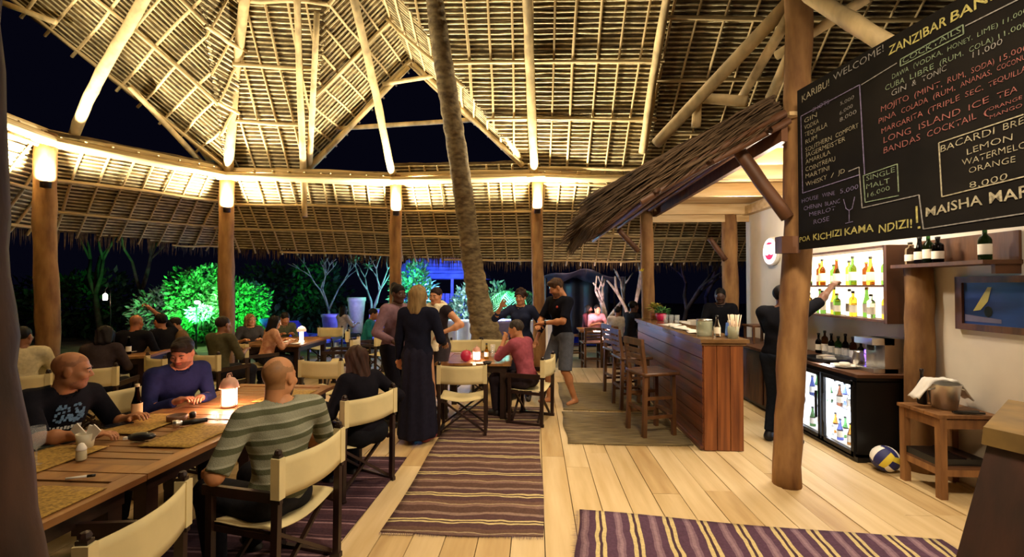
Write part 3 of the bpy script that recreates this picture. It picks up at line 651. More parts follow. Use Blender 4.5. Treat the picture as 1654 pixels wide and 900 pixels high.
for k in range(3400):      # near rake edge
    t = random.random(); p = Vector((RX, CY0+random.uniform(-.05, .03), RZ))+sl*t+nrm*random.uniform(-.06, .15)
    strand(p, (sd+Vector((0, random.uniform(-.35, .1), random.uniform(-.1, .1)))).normalized(), random.uniform(.2, .45), random.uniform(.006, .014), .08)
for k in range(2000):      # eave
    y = random.uniform(CY0-.04, CY1+.1); p = Vector((EX+.1, y, EZ+.05))+nrm*random.uniform(0, .12)
    strand(p, (sd+Vector((0, random.uniform(-.25, .35), random.uniform(-.25, .0)))).normalized(), random.uniform(.16, .34), random.uniform(.007, .013), .35)
o = st_.build('thatch_strands', [mat('canopy_strands', '6a5238', .95, 0, (1.2, 3.3, 1.2), col2='20150f', detail=3)], can); o['kind'] = 'stuff'
for k in range(10):
    y = CY0+.05+k*(CY1-CY0-.1)/9; a = Vector((RX, y, RZ))-nrm*.04; b_ = Vector((EX-.05, y, EZ))-nrm*.04; stick('rafter', a, b_, .028, can, ST_DARK)
for t in (.15, .5, .82): p = Vector((RX, 0, RZ))+sl*t-nrm*.085; stick('purlin', (p.x, CY0-.1, p.z), (p.x, CY1+.1, p.z), .03, can, ST_DARK)
a = Vector((RX-.03, CY0-.06, RZ+.0))-nrm*.04; stick('rake_pole', a, a+sl*.98, .03, can, ST_DARK); stick('rake_pole', a-nrm*.07, a+sl*.9-nrm*.07, .028, can, ST_DARK)
# poles propping the canopy and loft
def prop(a, b, r, label, cat='pole', m=M_pole): log('prop_pole', [a, b], r, label, cat, m, 10)
prop(W(1292, -14, 3.95), W(1060, 232, 5.2), .062, 'long pale prop pole from the big bar post down to the canopy')
prop(W(1276, 24, 3.95), W(1193, 166, 4.9), .045, 'thinner prop pole beneath the long one at the bar post')
prop(W(1274, 92, 3.9), W(1244, 158, 4.3), .045, 'short steep prop pole just left of the big bar post')
prop(W(1128, 158, 5.0), W(1206, 164, 4.7), .055, 'short thick log lying level above the thatch canopy')
prop(W(1127, 160, 5.0), W(1124, 205, 5.05), .05, 'stub post under the level log above the canopy')
prop(W(1306, -8, 3.5), W(1434, 72, 2.95), .055, 'thick pole running from the bar post to the chalkboard top')
prop(W(1254, 90, 4.05), W(1402, -4, 3.5), .042, 'crossing pole behind the big bar post')
prop(W(1174, 218, 3.86), W(1272, 352, 3.80), .05, 'dark diagonal brace from the bar post to the canopy', 'brace', M_brownwood)
prop(W(1030, 405, 7.45), W(1000, 372, 7.2), .045, 'small brace at the far bar post under the canopy', 'brace', M_brownwood)
prop(W(1172, 420, 7.68), W(1146, 385, 7.66), .045, 'small brace at the post by the white wall', 'brace', M_brownwood)
blk = MB().box((0, 0, 0), (.14, .10, .13)); tag(blk.build('wood_block', M_brownwood, None, False, W(1272, 396, 3.66)), 'square wooden block bolted to the big bar post', 'block')
# ---- chalkboard
import re
BL = W(1290, 404, 3.56); BL.z = 1.90; bdir = (W(1654, 370, 2.20)-BL); bdir.z = 0; bdir.normalize(); bup = Vector((0, 0, 1)); bn = bdir.cross(bup)   # faces the hall
if bn.dot(Vector((0, 0, EYE))-BL) < 0: bn = -bn
BWd, BHt = 1.95, 1.215
cb = thing('chalkboard', 'large black chalkboard drinks menu hung from the big bar post', 'chalkboard', BL, math.atan2(bdir.y, bdir.x))
flip = 1 if (Matrix.Rotation(cb.rotation_euler.z, 3, 'Z') @ Vector((0, -1, 0))).dot(bn) > 0 else -1
MB().box((BWd/2, flip*.014, BHt/2), (BWd, .024, BHt)).build('panel', M_board, cb)
for (c, d) in [((BWd/2, flip*.03, .03), (BWd, .03, .05)), ((BWd/2, flip*.03, BHt-.03), (BWd, .03, .05))]: MB().box(c, d).build('back_rail', M_brownwood, cb)
def onb(px, py):
    d = ray(px, py); o_ = Vector((0, 0, EYE)); t = (BL-o_).dot(bn)/d.dot(bn); p = o_+d*t-BL; return p.dot(bdir), p.z
CH = {'w': mat('chalk_white', '817d79', .95, .25, (60, 60, 60)), 'y': mat('chalk_yellow', 'a39a58', .95, .25, (60, 60, 60)), 'g': mat('chalk_green', '6f7d64', .95, .25, (60, 60, 60)), 'r': mat('chalk_red', '864f49', .95, .25, (60, 60, 60)), 'v': mat('chalk_violet', '6f6585', .95, .25, (60, 60, 60)), 'o': mat('chalk_pale', '968e76', .95, .25, (60, 60, 60))}
def chalk(txt, x0, y0, x1, y1, hpx, c='w', bold=0):
    wd_ = [(m_.start(), m_.end()) for m_ in re.finditer(r'\S+', txt)]
    if len(wd_) > 1:
        # letters come nearer along the line: spread the words by the picture's own perspective
        n_ = len(txt)
        f_ = lambda q: (q/n_)/((q/n_)+(1-q/n_)*1.0)
        for a_, b_ in wd_: chalk_word(txt[a_:b_], x0+(x1-x0)*f_(a_), y0+(y1-y0)*f_(a_), x0+(x1-x0)*f_(b_-.15), y0+(y1-y0)*f_(b_-.15), hpx, c, bold)
    else: chalk_word(txt.strip(), x0, y0, x1, y1, hpx, c, bold)
def chalk_word(txt, x0, y0, x1, y1, hpx, c='w', bold=0):
    hpx = hpx*.82; bold = bold*.7-.009
    u0, v0 = onb(x0, y0); u1, v1 = onb(x1, y1); ut, vt = onb(x0, y0-hpx); h = abs(vt-v0)*.92
    cu = bpy.data.curves.new('chalk', 'FONT'); cu.body = txt; cu.size = 1; cu.offset = bold; cu.resolution_u = 2
    ob = bpy.data.objects.new('tmp', cu); COL.objects.link(ob); dg = bpy.context.evaluated_depsgraph_get(); me = bpy.data.meshes.new_from_object(ob.evaluated_get(dg))
    bpy.data.objects.remove(ob)
    n = len(me.vertices); co = np.zeros(n*3, np.float32); me.vertices.foreach_get('co', co); co = co.reshape(-1, 3)
    x = co[:, 0]; y = co[:, 1]; x = (x-x.min())/(x.max()-x.min()); y = y/.73; L = math.hypot(u1-u0, v1-v0); ang = math.atan2(v1-v0, u1-u0)
    ph = random.random()*6; wob = .10*np.sin(x*len(txt)*1.1+ph)+.05*np.sin(x*len(txt)*2.7); sl = .12*np.sin(x*len(txt)*.9+ph*2)
    lx = x*L+y*h*sl*.5; ly = (y+wob*.6)*h
    out = np.stack([u0+lx*math.cos(ang)-ly*math.sin(ang)*.0, np.full(n, -flip*.0035), v0+lx*math.sin(ang)+ly], 1)
    me.vertices.foreach_set('co', out.astype(np.float32).ravel()); me.materials.clear(); me.materials.append(CH[c]); me.update()
    return link('chalk_writing', me, cb)
def chline(pts, c='w', w_=.006):
    b = MB(); Q = [onb(*p) for p in pts]
    for i in range(len(Q)-1):
        a, e = Q[i], Q[i+1]; b.bar((a[0], -flip*.0025, a[1]), (e[0], -flip*.0025, e[1]), .003 if False else w_, .002, up=(0, 1, 0))
    return b.build('chalk_line', CH[c], cb)
chalk('KARIBU! ', 1296, 165, 1340, 138, 15, 'o', .012); chalk('WELCOME!', 1347, 131, 1428, 84, 15, 'w')
chalk('ZANZIBAR', 1436, 90, 1530, 41, 19, 'y', .03); chalk('BANDAS', 1536, 36, 1668, -32, 22, 'y', .03)
chline([(1455, 96), (1556, 40), (1557, 55), (1455, 107), (1455, 96)], 'g'); chalk('COCKTAILS', 1459, 103, 1553, 52, 12, 'g')
chline([(1449, 102), (1392, 137)], 'w'); chline([(1560, 42), (1652, -4)], 'w')
for t_, a in [('DAWA (VODKA, HONEY, LIME) 11,000', (1442, 128, 1662, 19, 11, 'g')), ('CUBA LIBRE (RUM, COLA) 11,000', (1431, 147, 1662, 41, 12, 'g')), ('GIN & TONIC     11,000', (1441, 156, 1621, 71, 13, 'w')), ('MOJITO (MINT, RUM, SODA) 15,000', (1424, 181, 1662, 80, 13, 'r')), ('PINA COLADA (RUM, ANANAS, COCONUT)', (1420, 200, 1670, 90, 12, 'r')), ('MARGARITA (TRIPLE SEC, TEQUILLA)', (1425, 216, 1665, 112, 12, 'r')), ('LONG ISLAND ICE TEA', (1428, 232, 1646, 147, 14, 'r')), ('BANDAS COCKTAIL (', (1428, 249, 1600, 184, 14, 'r'))]: chalk(t_, *a)
chalk('ORANGE', 1598, 180, 1652, 160, 8, 'r'); chalk('MANGO', 1600, 192, 1652, 172, 8, 'r')
chline([(1389, 137), (1294, 188), (1297, 312), (1390, 282)], 'v'); chline([(1389, 137), (1397, 282)], 'v')
chalk('SHOTS', 1313, 181, 1340, 167, 9, 'v'); chalk('5,000', 1358, 171, 1380, 159, 8); chalk('6,000', 1357, 186, 1378, 173, 8); chalk('8,000', 1357, 197, 1384, 183, 9)
for t_, a in [('GIN', (1300, 199, 1320, 189)), ('VODKA', (1300, 210, 1323, 199)), ('TEQUILLA', (1300, 222, 1337, 205)), ('RUM', (1302, 233, 1320, 225)), ('SOUTHERN COMFORT', (1302, 246, 1388, 205)), ('JAGERMEISTER', (1302, 255, 1366, 228)), ('AMARULA', (1302, 266, 1342, 249)), ('COINTREAU', (1302, 278, 1350, 259)), ('MARTINI', (1302, 289, 1340, 275)), ('WHISKY / JD', (1302, 302, 1366, 279))]: chalk(t_, *a, 10, 'o')
chline([(1371, 277), (1388, 270), (1393, 336), (1485, 315), (1492, 370), (1660, 344)], 'w')
chline([(1395, 284), (1450, 265), (1452, 310)], 'g'); chline([(1395, 284), (1398, 327), (1452, 316)], 'g')
chalk('SINGLE', 1400, 293, 1446, 278, 11, 'g'); chalk('MALT', 1400, 306, 1438, 295, 11, 'g'); chalk('16,000', 1402, 319, 1438, 307, 10, 'g')
chalk('HOUSE WINE', 1296, 328, 1350, 314, 9, 'v'); chalk('5,000', 1358, 313, 1387, 305, 10, 'v'); chalk('CHENIN BLANC', 1299, 340, 1358, 328, 9, 'v'); chalk('MERLOT', 1308, 350, 1350, 340, 9, 'v'); chalk('ROSE', 1315, 363, 1340, 356, 10, 'v')
chline([(1363, 322), (1367, 337), (1372, 340), (1377, 337), (1381, 318)], 'v', .004); chline([(1372, 340), (1372, 358)], 'v', .004); chline([(1366, 361), (1378, 358)], 'v', .004)
chalk('POA', 1292, 392, 1309, 388, 11, 'y', .02); chalk('KICHIZI', 1314, 389, 1360, 381, 14, 'y', .03); chalk('KAMA', 1365, 381, 1412, 373, 16, 'y', .03); chalk('NDIZI!', 1420, 376, 1474, 367, 18, 'y', .03); chline([(1481, 333), (1482, 360)], 'y', .010); chline([(1483, 368), (1487, 367)], 'y', .012)
chline([(1654, 185), (1517, 231), (1522, 318), (1660, 284)], 'o')
for t_, a in [('BACARDI BREEZER', (1520, 246, 1710, 180, 15, 'o')), ('LEMON', (1563, 250, 1636, 226, 14, 'o')), ('WATERMELON', (1555, 268, 1676, 233, 14, 'o')), ('ORANGE', (1566, 280, 1641, 261, 13, 'o')), ('8,000', (1567, 305, 1628, 290, 14, 'o'))]: chalk(t_, *a)
chalk('MAISHA', 1496, 350, 1588, 330, 20, 'o', .03); chalk('MAREFU', 1599, 330, 1730, 302, 25, 'o', .03)
# ---- things on the bar counter
BT = BH+.004
def onbar(px, Y): return XY(px, Y)
p = onbar(1062, 7.0); fl_ = thing('potted_flower', 'bright pink flower pot with green leaves on the bar counter', 'plant', (p[0]+.05, p[1], BT))
MB().lathe([(.05, 0), (.075, .06), (.08, .11), (.07, .11), (.06, .1), (.002, .1)], 16).build('pot', mat('pink_pot', 'd0245a', .5, .1), fl_, True)
def leaves(n, rad, l, wd, c=(0, 0, 0), tri=False, droop=.3, seed=0):
    b = MB(); r2 = random.Random(seed)
    for k in range(n):
        a = r2.random()*6.283; e = r2.uniform(.2, 1.3); d = Vector((math.cos(a)*math.cos(e), math.sin(a)*math.cos(e), math.sin(e)))
        s = Vector((0, 0, 1)).cross(d).normalized()*wd; p0 = Vector(c)+d*rad*r2.uniform(.1, .6); m_ = p0+d*l*.5; e_ = p0+d*l+Vector((0, 0, -l*droop)); up_ = s.cross(d).normalized()*wd*.3
        b.add([p0, m_-s+up_, e_, m_+s+up_, m_], [(0, 4, 1), (1, 4, 2), (2, 4, 3), (3, 4, 0)])
    return b
leaves(34, .08, .15, .025, (0, 0, .10), seed=3).build('leaf', M_leafg, fl_)['kind'] = 'stuff'
p = onbar(1046, 7.25); f2 = thing('potted_plant', 'yellowish green leafy plant at the far end of the bar counter', 'plant', (p[0]+.1, p[1], BT))
MB().lathe([(.05, 0), (.06, .08), (.065, .10), (.002, .09)], 14).build('pot', mat('clay_pot', 'a8643c', .8, .1), f2, True)
leaves(46, .12, .12, .03, (0, 0, .14), seed=5).build('leaf', mat('yellow_leaf', 'a8a040', .6, .3, (4, 4, 4)), f2)['kind'] = 'stuff'
for k in range(3): simple('tumbler', 'clear tumbler on the bar, %s from the pink flower pot' % ORD[k], 'glass', (1.84+.06*k, 6.55-.06*k, BT), [('cup', MB().lathe([(.03, 0), (.036, .12), (.033, .12), (.027, .01), (.002, .01)], 14), glassy('clear_glass', 'e8eef0', .14), True)], group='tumblers beside the flower pot')
for k in range(5): simple('paper_menu', 'white paper menu lying on the bar counter, %s' % ['nearest the camera end', 'second from the camera end', 'in the middle of the row', 'second from the flower pot', 'nearest the flower pot'][k], 'menu', (1.80+.03*(k % 2), 5.2+k*.26, BT), [('sheet', MB().sheet(lambda u, v: ((u-.5)*.2, (v-.5)*.26, .006+.008*math.sin(u*3.1+k)), 5, 4, .004), M_white, True)], random.uniform(-.4, .4), 'paper menus on the bar')
simple('glass_jar', 'square glass jar on the near end of the bar counter', 'jar', (1.76, 4.86, BT), [('body', MB().lathe([(.075, 0), (.08, .02), (.08, .15), (.075, .16), (.07, .15), (.07, .02), (.002, .02)], 18), glassy('jar_glass', 'b8bca0', .5), True), ('lid', MB().lathe([(.078, .16), (.078, .175), (.01, .178)], 18), M_steel, True)])
bottle((1.86, 4.78, BT), 'e6e6de', 'beer', .22, .034, 'clear glass bottle beside the straw holder on the bar')
so = thing('straw_holder', 'glass tumbler full of pale straws at the bar corner', 'straw holder', (1.97, 4.66, BT))
MB().lathe([(.05, 0), (.055, .12), (.05, .12), (.046, .01), (.002, .01)], 16).build('cup', glassy('jar_glass', 'b8bca0', .5), so, True)
for k in range(14): a = k*2.4; r_ = .012+.025*(k % 3)/2; MB().tube([(r_*math.cos(a), r_*math.sin(a), .01), (r_*2.0*math.cos(a), r_*2.0*math.sin(a), .235)], .005, 6).build('straw', mat('straw', 'e6cdb0', .6, .05), so, True)
simple('napkin_dispenser', 'small black napkin holder at the bar corner', 'napkin holder', (2.02, 4.82, BT), [('body', MB().box((0, 0, .07), (.08, .14, .14), None, 0, .8), M_black, False), ('napkin', MB().box((0, 0, .145), (.03, .12, .03)), M_white, False)])
# work shelf behind the bar
ws = thing('work_table', 'cluttered work table behind the bar at the far end', 'table', (2.35, 7.55, 0)); MB().box((0, 0, .98), (.75, .4, .04)).build('top', M_brownwood, ws)
for x in (-.33, .33): MB().box((x, 0, .48), (.05, .35, .96)).build('leg', M_brownwood, ws)
for k in range(3): simple('paper_pile', 'pile of pale papers on the work table behind the bar, %s' % ['left', 'middle', 'right'][k], 'papers', (2.15+k*.22, 7.52, 1.0), [('sheet', MB().box((0, 0, .02+.01*k), (.16, .2, .04+.02*k)), M_white, False)], .3*k)
# near block at right edge
z_ = 1.13; c0 = G(1594, 690, z_); eA = (G(1654, 622, z_)-c0); eB = (G(1654, 703, z_)-c0); eA = eA*(.62/eA.length); eB = eB*(.55/eB.length)
nb = thing('counter_block', 'dark stained wooden block close to the camera at the right edge', 'counter', (c0.x, c0.y, 0))
def blk_(z0, z1, o0, o1):
    V = []; n_ = (eA+eB).normalized()
    for z, o in ((z0, o0), (z1, o1)):
        for p in (Vector(), eB, eA+eB, eA):
            q = p-(eA+eB)/2; q = q*(1+o)+(eA+eB)/2; V.append((q.x, q.y, z))
    b = MB(); b.add(V, [(3, 2, 1, 0), (4, 5, 6, 7), (0, 1, 5, 4), (1, 2, 6, 5), (2, 3, 7, 6), (3, 0, 4, 7)]); return b
blk_(0, z_-.06, .75, .0).build('body', mat('near_block_wood', '3c2016', .6, 0, (14, 14, 3), col2='1e0f0b', bump=.2, detail=6), nb); blk_(z_-.06, z_, .05, .03).build('top', mat('olive_top', '6a5226', .6, .2), nb)
# ================================================================== RUGS, TABLES, CHAIRS
def rug(name, label, x0, x1, y0, y1, m, rot=0, axis=1, fr=True, fm=None):
    c = ((x0+x1)/2, (y0+y1)/2, .004); t = thing(name, label, 'rug', c, rot); wx, wy = (x1-x0), (y1-y0)
    MB().sheet(lambda u, v: ((u-.5)*wx+.012*math.sin(v*9), (v-.5)*wy+.012*math.sin(u*7+1), .006+.003*math.sin(u*11)*math.sin(v*13)), 16, 24, .007).build('weave', m, t, True)
    b = MB(); n = 90
    for s in (-1, 1):
        for k in range(n):
            q = (k/n-.5)
            if axis == 1: p = Vector((q*wx, s*wy/2, .008)); d = Vector((random.uniform(-.01, .01), s*random.uniform(.02, .05), -.004)); e = Vector((.003, 0, 0))
            else: p = Vector((s*wx/2, q*wy, .008)); d = Vector((s*random.uniform(.02, .05), random.uniform(-.01, .01), -.004)); e = Vector((0, .003, 0))
            b.add([p-e, p+e, p+d], [(0, 1, 2)])
    b.build('fringe', fm or mat('rug_fringe', '6e5660', .9, .1), t)['kind'] = 'stuff'
    return t
pl, cr, mv, br = '4e3440', 'd6bc7c', '8a6a74', '6b4a44'
rug('striped_rug', 'long plum and cream striped rug in the middle of the floor', -1.02, .05, 2.96, 6.1, stripes('rug_stripe_mid', 1, 1/.40, [(0, '4e342c'), (.09, '78584c'), (.19, 'b89c74'), (.215, '604236'), (.34, '4a3030'), (.50, cr), (.545, '3e2826'), (.585, cr), (.63, '4a3030'), (.80, '8a6c5c'), (.88, '4e342c')]))
rug('striped_rug', 'purple and yellow striped rug at the front right of the floor', .22, 2.5, 1.85, 3.19, stripes('rug_stripe_front', 0, 1/.228, [(0, '4a2f42'), (.18, '775866'), (.25, '8d6c78'), (.33, '775866'), (.40, '4a2f42'), (.60, cr), (.71, '3a2530'), (.79, cr), (.90, '4a2f42')]), -6.9*D2R, 0)
rug('striped_rug', 'dark plum rug with thin mauve stripes under the left chairs', -2.35, -1.22, .9, 4.25, stripes('rug_stripe_left', 1, 1/.185, [(0, '2e1a22'), (.30, '3c232a'), (.62, '7e5a60'), (.72, '2e1a22'), (.86, '5a3a40'), (.91, '2e1a22')]))
rug('reed_mat', 'coarse grey brown reed mat under the bar stools', .33, 1.60, 4.72, 5.9, M_mat, 0, 1, True, M_mat)
rug('reed_mat', 'coarse reed mat farther along the bar, behind the first', .36, 1.58, 6.0, 7.7, M_mat, 0, 1, True, M_mat)
# ---- director chair prototype (faces +Y)
def make_chair(label, loc, heading, group='canvas director chairs'):
    t = thing('director_chair', label, 'chair', (loc[0], loc[1], 0), heading*D2R-math.pi/2, group)
    for s in (-1, 1):
        MB().bar((s*.27, -.22, .02), (s*.265, -.232, .845), .032, .042).ball((s*.265, -.233, .855), .021, 8).build('back_post', M_dark, t)
        MB().bar((s*.27, .20, .02), (s*.27, .20, .605), .032, .042).build('leg', M_dark, t)
        MB().bar((s*.27, -.26, .617), (s*.27, .25, .617), .055, .024, up=(1, 0, 0)).build('armrest', M_dark, t)
        MB().bar((s*.27, -.25, .018), (s*.27, .24, .018), .034, .034).build('foot_rail', M_dark, t)
        MB().bar((s*.255, -.20, .40), (s*.255, .22, .41), .028, .035).build('seat_rail', M_dark, t)
    for y in (-.17, .17):
        MB().bar((-.25, y, .05), (.25, y+.012, .42), .026, .02).bar((.25, y-.014, .05), (-.25, y-.026, .42), .026, .02).build('cross_brace', M_dark, t)
    MB().sheet(lambda u, v: ((u-.5)*.53, -.205+v*.42, .44-.045*math.sin(math.pi*u)+.004*math.sin(9*v)), 14, 6, .006).build('seat', M_canvas, t, True)
    MB().sheet(lambda u, v: (-.287+u*.574, -.245-.05*math.sin(math.pi*u)+.008*math.sin(u*14)*v*(1-v), .618+v*.21-.008*math.sin(math.pi*u)), 16, 5, .006).build('backrest', M_canvas, t, True)
    for s in (-1, 1): MB().box((s*.268, -.236, .722), (.045, .056, .215)).build('canvas_sleeve', M_canvas, t)
    return t
chair0 = None
def chair(x, y, h, label):
    global chair0
    if chair0 is None: chair0 = make_chair(label, (x, y), h); chair0.scale = (.93,)*3; return chair0
    c = copy_tree(chair0); c.location = (x, y, 0); c.rotation_euler = (0, 0, h*D2R-math.pi/2); c['label'] = label; return c
def ch(px, Y, h, label): x, y = XY(px, Y); return chair(x, y, h, label)
chair(-1.73, 1.66, 187, 'empty director chair nearest the camera at the bottom left')
chair(-1.44, 2.49, 169, 'director chair under the man in the striped polo')
chair(-1.50, 3.65, 153, 'director chair under the long haired woman in black')
chair(-.81, 5.12, 94, 'empty director chair with its back to us at the lantern table')
chair(-.06, 5.57, 164, 'director chair under the man in the pink shirt')
ch(755, 7.0, 280, 'director chair across the lantern table, on the left')
ch(795, 7.05, 262, 'director chair across the lantern table, before the palm')
ch(536, 5.35, 84, 'empty director chair at the far end of the long table')
ch(358, 5.75, 72, 'director chair under the dark haired man in olive')
ch(287, 5.45, 60, 'empty director chair beside the man in olive')
ch(416, 6.85, 50, 'director chair under the woman in the patterned blouse')
ch(526, 9.0, 268, 'empty director chair on the far side of the candle table')
ch(552, 7.3, 190, 'empty director chair on the right of the candle table')
ch(582, 8.75, 20, 'director chair under the person in the teal hoodie')
ch(612, 8.2, 150, 'empty director chair between the teal hoodie and the standing women')
chair(-4.75, 4.75, 108, 'director chair behind the seated man in the black shirt')
ch(45, 4.3, 118, 'director chair with pale back at the far left edge')
ch(104, 5.0, 104, 'empty director chair with its back to us by the thick left post')
chair(-3.22, 2.62, 12, 'director chair under the man in the black printed shirt')
chair(-3.15, 3.62, -15, 'director chair under the man in the navy sweater')
# ---- slatted tables
def table(label, x0, x1, y0, y1, rot=0, z=.695, nsl=None, px=None, name='slatted_table', legs=True):
    c = ((x0+x1)/2, (y0+y1)/2, 0); lx, ly = x1-x0, y1-y0; t = thing(name, label, 'table', c, rot)
    for s in (-1, 1):
        MB().box((s*(lx/2-.045), 0, z-.015), (.09, ly, .03)).build('frame_board', M_tframe, t)
        MB().box((0, s*(ly/2-.045), z-.015), (lx-.184, .09, .03)).build('frame_board', M_tframe, t)
        MB().box((s*(lx/2-.07), 0, z-.075), (.025, ly-.12, .08)).build('apron', M_dark, t); MB().box((0, s*(ly/2-.07), z-.075), (lx-.12, .025, .08)).build('apron', M_dark, t)
    n = nsl or max(4, int(round((ly-.19)/.092))); d = (ly-.19)/n
    for k in range(n): MB().box((random.uniform(-.002, .002), -ly/2+.095+d*(k+.5), z-.017), (lx-.19, d-.012, .024)).build('slat', M_table, t)
    for sx in (-1, 1):
        for sy2 in (-1, 1): MB().box((sx*(lx/2-.1), sy2*(ly/2-.1), (z-.03)/2), (.07, .07, z-.03)).build('leg', M_dark, t)
    return t
TX0, TX1 = -2.84, -1.92; TR = -1.2*D2R
table('near slatted wooden table with the salt shaker at bottom left', TX0, TX1, 1.24, 2.17, TR)
table('middle slatted wooden table with the bottle and the lantern', TX0+.015, TX1+.015, 2.18, 3.18, TR)
table('far end slatted table of the long row behind the bald man', TX0+.03, TX1+.03, 3.19, 4.20, TR)
q = XY(772, 5.95); table('slatted table with a glowing lantern and red candle ball', q[0]-.46, q[0]+.46, 5.45, 6.35, 0)
q = XY(470, 7.6); table('dark edged table with a candle lamp at the far left', q[0]-.55, q[0]+.45, 7.0, 8.2, .05)
table('table of the back left party near the thick post', -6.25, -5.3, 5.65, 6.75, .3)
TZ = .697
# placemats
def placemat(x, y, label, rot=0):
    t = thing('placemat', label, 'placemat', (x, y, TZ), rot, 'woven placemats'); MB().sheet(lambda u, v: ((u-.5)*.32, (v-.5)*.44, .003+.001*math.sin(u*40)), 10, 8, .004).build('weave', mat('placemat_weave', 'b8923e', .8, 0, (60, 90, 60), col2='6e5420'), t, True)
    return t
placemat(-2.12, 1.78, 'woven placemat on the near table by its front edge', TR)
placemat(-2.13, 2.74, 'woven placemat in front of the man in the striped polo', TR); placemat(-2.62, 2.95, 'woven placemat in front of the man in navy', TR)
placemat(-2.62, 2.3, 'woven placemat in front of the man in black', TR); placemat(-2.1, 3.75, 'woven placemat in front of the long haired woman', TR)
# items on the long table
def ontable(px, py): p = G(px, py, TZ); return (p.x, p.y, TZ)
t = bottle(ontable(221, 676), '3a1c0c', 'beer', .24, .032, 'brown beer bottle with a cream label on the long table', None, 'c8b48a', 'd8b888')
simple('folder', 'flat dark green menu folder on the near table', 'folder', ontable(92, 712), [('cover', MB().box((0, 0, .006), (.24, .33, .012)), mat('dark_green_cover', '2c3226', .6, .1), False), ('clip', MB().box((.08, -.165, .008), (.05, .006, .01)), M_white, False)], -.35)
nh = thing('napkin_cup', 'white cup stuffed with folded paper napkins on the near table', 'napkin cup', ontable(138, 724))
MB().lathe([(.034, 0), (.045, .085), (.042, .085), (.032, .005), (.002, .005)], 16).build('cup', mat('white_cup', 'ded4b8', .5, .04), nh, True)
for k, (a, dx) in enumerate([(.5, .06), (-.7, -.07), (.2, .02)]): MB().bar((dx*.2, .01*k, .05), (dx*1.2, .012*k, .118), .055, .006, up=(0, 1, 0)).build('napkin', M_white, nh)
ss = thing('salt_shaker', 'small pale salt shaker with white top on the near table', 'salt shaker', ontable(131, 743))
MB().lathe([(.022, 0), (.024, .005), (.022, .05), (.02, .055)], 14).build('jar', mat('salt_glass', 'cfc4a0', .4, .05), ss, True); MB().lathe([(.023, .05), (.023, .06), (.012, .085), (.003, .09)], 14).build('cap', M_white, ss, True)
simple('pen', 'white pen with black cap lying on the placemat', 'pen', ontable(128, 775), [('barrel', MB().tube([(-.05, 0, .012), (.03, 0, .012)], .006, 8), M_white, True), ('cap', MB().tube([(.03, 0, .012), (.06, 0, .012)], .007, 8), M_black, True)], .45)
simple('wine_glass', 'empty stemmed glass at the left end of the near table', 'glass', ontable(58, 752), [('bowl', MB().lathe([(.004, .08), (.035, .11), (.04, .16), (.035, .2), (.033, .2), (.038, .16), (.033, .112), (.002, .085)], 16), glassy('clear_glass', 'e8eef0', .14), True), ('stem', MB().lathe([(.034, 0), (.03, .004), (.005, .01), (.004, .085)], 14), glassy('clear_glass', 'e8eef0', .14), True)])
simple('smartphone', 'black smartphone lying by the man in black', 'phone', ontable(190, 688), [('body', MB().box((0, 0, .006), (.075, .15, .01)), M_black, False), ('screen', MB().box((0, 0, .0115), (.068, .135, .002)), mat('phone_screen', '1c1c22', .15, 0), False)], -.5)
simple('sunglasses_case', 'dark oval glasses case lying on the table slats', 'case', ontable(228, 712), [('body', MB().ball((0, 0, .025), (.08, .035, .025), 14), M_black, True), ('clasp', MB().box((-.07, -.02, .025), (.02, .02, .015)), M_white, False)], .2)
simple('torch', 'black metal torch with steel head lying across the table', 'torch', ontable(300, 688), [('barrel', MB().tube([(-.02, 0, .02), (.12, .0, .02)], .016, 10), M_black, True), ('head', MB().tube([(-.07, 0, .024), (-.045, 0, .024), (-.02, 0, .02)], [.025, .024, .016], 12), M_steel, True)], .75)
simple('ashtray', 'dark wooden ashtray on the middle table', 'ashtray', ontable(286, 680), [('bowl', MB().lathe([(.05, 0), (.06, .012), (.062, .04), (.052, .04), (.045, .015), (.002, .012)], 18), M_brownwood, True), ('knob', MB().lathe([(.02, 0), (.022, .03), (.01, .04)], 10, (.04, .09, 0)), M_black, True)])
def lantern(p, label, s=1.0, glow=M_glow, power=10, col=(1, .55, .34)):
    t = thing('lantern', label, 'lantern', p)
    MB().lathe([(.052*s, 0), (.055*s, .008*s), (.05*s, .014*s)], 16).build('base', mat('lantern_metal', 'd8a48c', .5, .1), t, True)
    for k in range(4):
        a = k*math.pi/2+.5; MB().box((.044*s*math.cos(a), .044*s*math.sin(a), .07*s), (.055*s, .004, .11*s), Matrix.Rotation(a+math.pi/2, 3, 'Z')).build('pane', glow, t)
        a += math.pi/4; MB().box((.055*s*math.cos(a), .055*s*math.sin(a), .07*s), (.008*s, .008*s, .12*s)).build('bar', mat('lantern_metal', 'd8a48c', .5, .1), t)
    MB().lathe([(.062*s, .125*s), (.06*s, .135*s), (.052*s, .165*s), (.035*s, .19*s), (.01*s, .20*s), (.008*s, .215*s)], 16).build('roof', mat('lantern_metal', 'd8a48c', .5, .1), t, True)
    MB().tube([(.0, .03*s, .2*s), (0, .02*s, .225*s), (0, -.02*s, .225*s), (0, -.03*s, .2*s)], .003*s, 6).build('handle', mat('lantern_metal', 'd8a48c', .5, .1), t, True)
    if power:
        for k in range(4): a = k*math.pi/2+.5; lamp('POINT', (p[0]+.085*s*math.cos(a), p[1]+.085*s*math.sin(a), p[2]+.07*s), power/4, col, .02)
    return t
lantern(ontable(370, 656), 'lit white lantern with a rosy domed top on the long table', 1.12, M_glow, 9, (1, .48, .32))
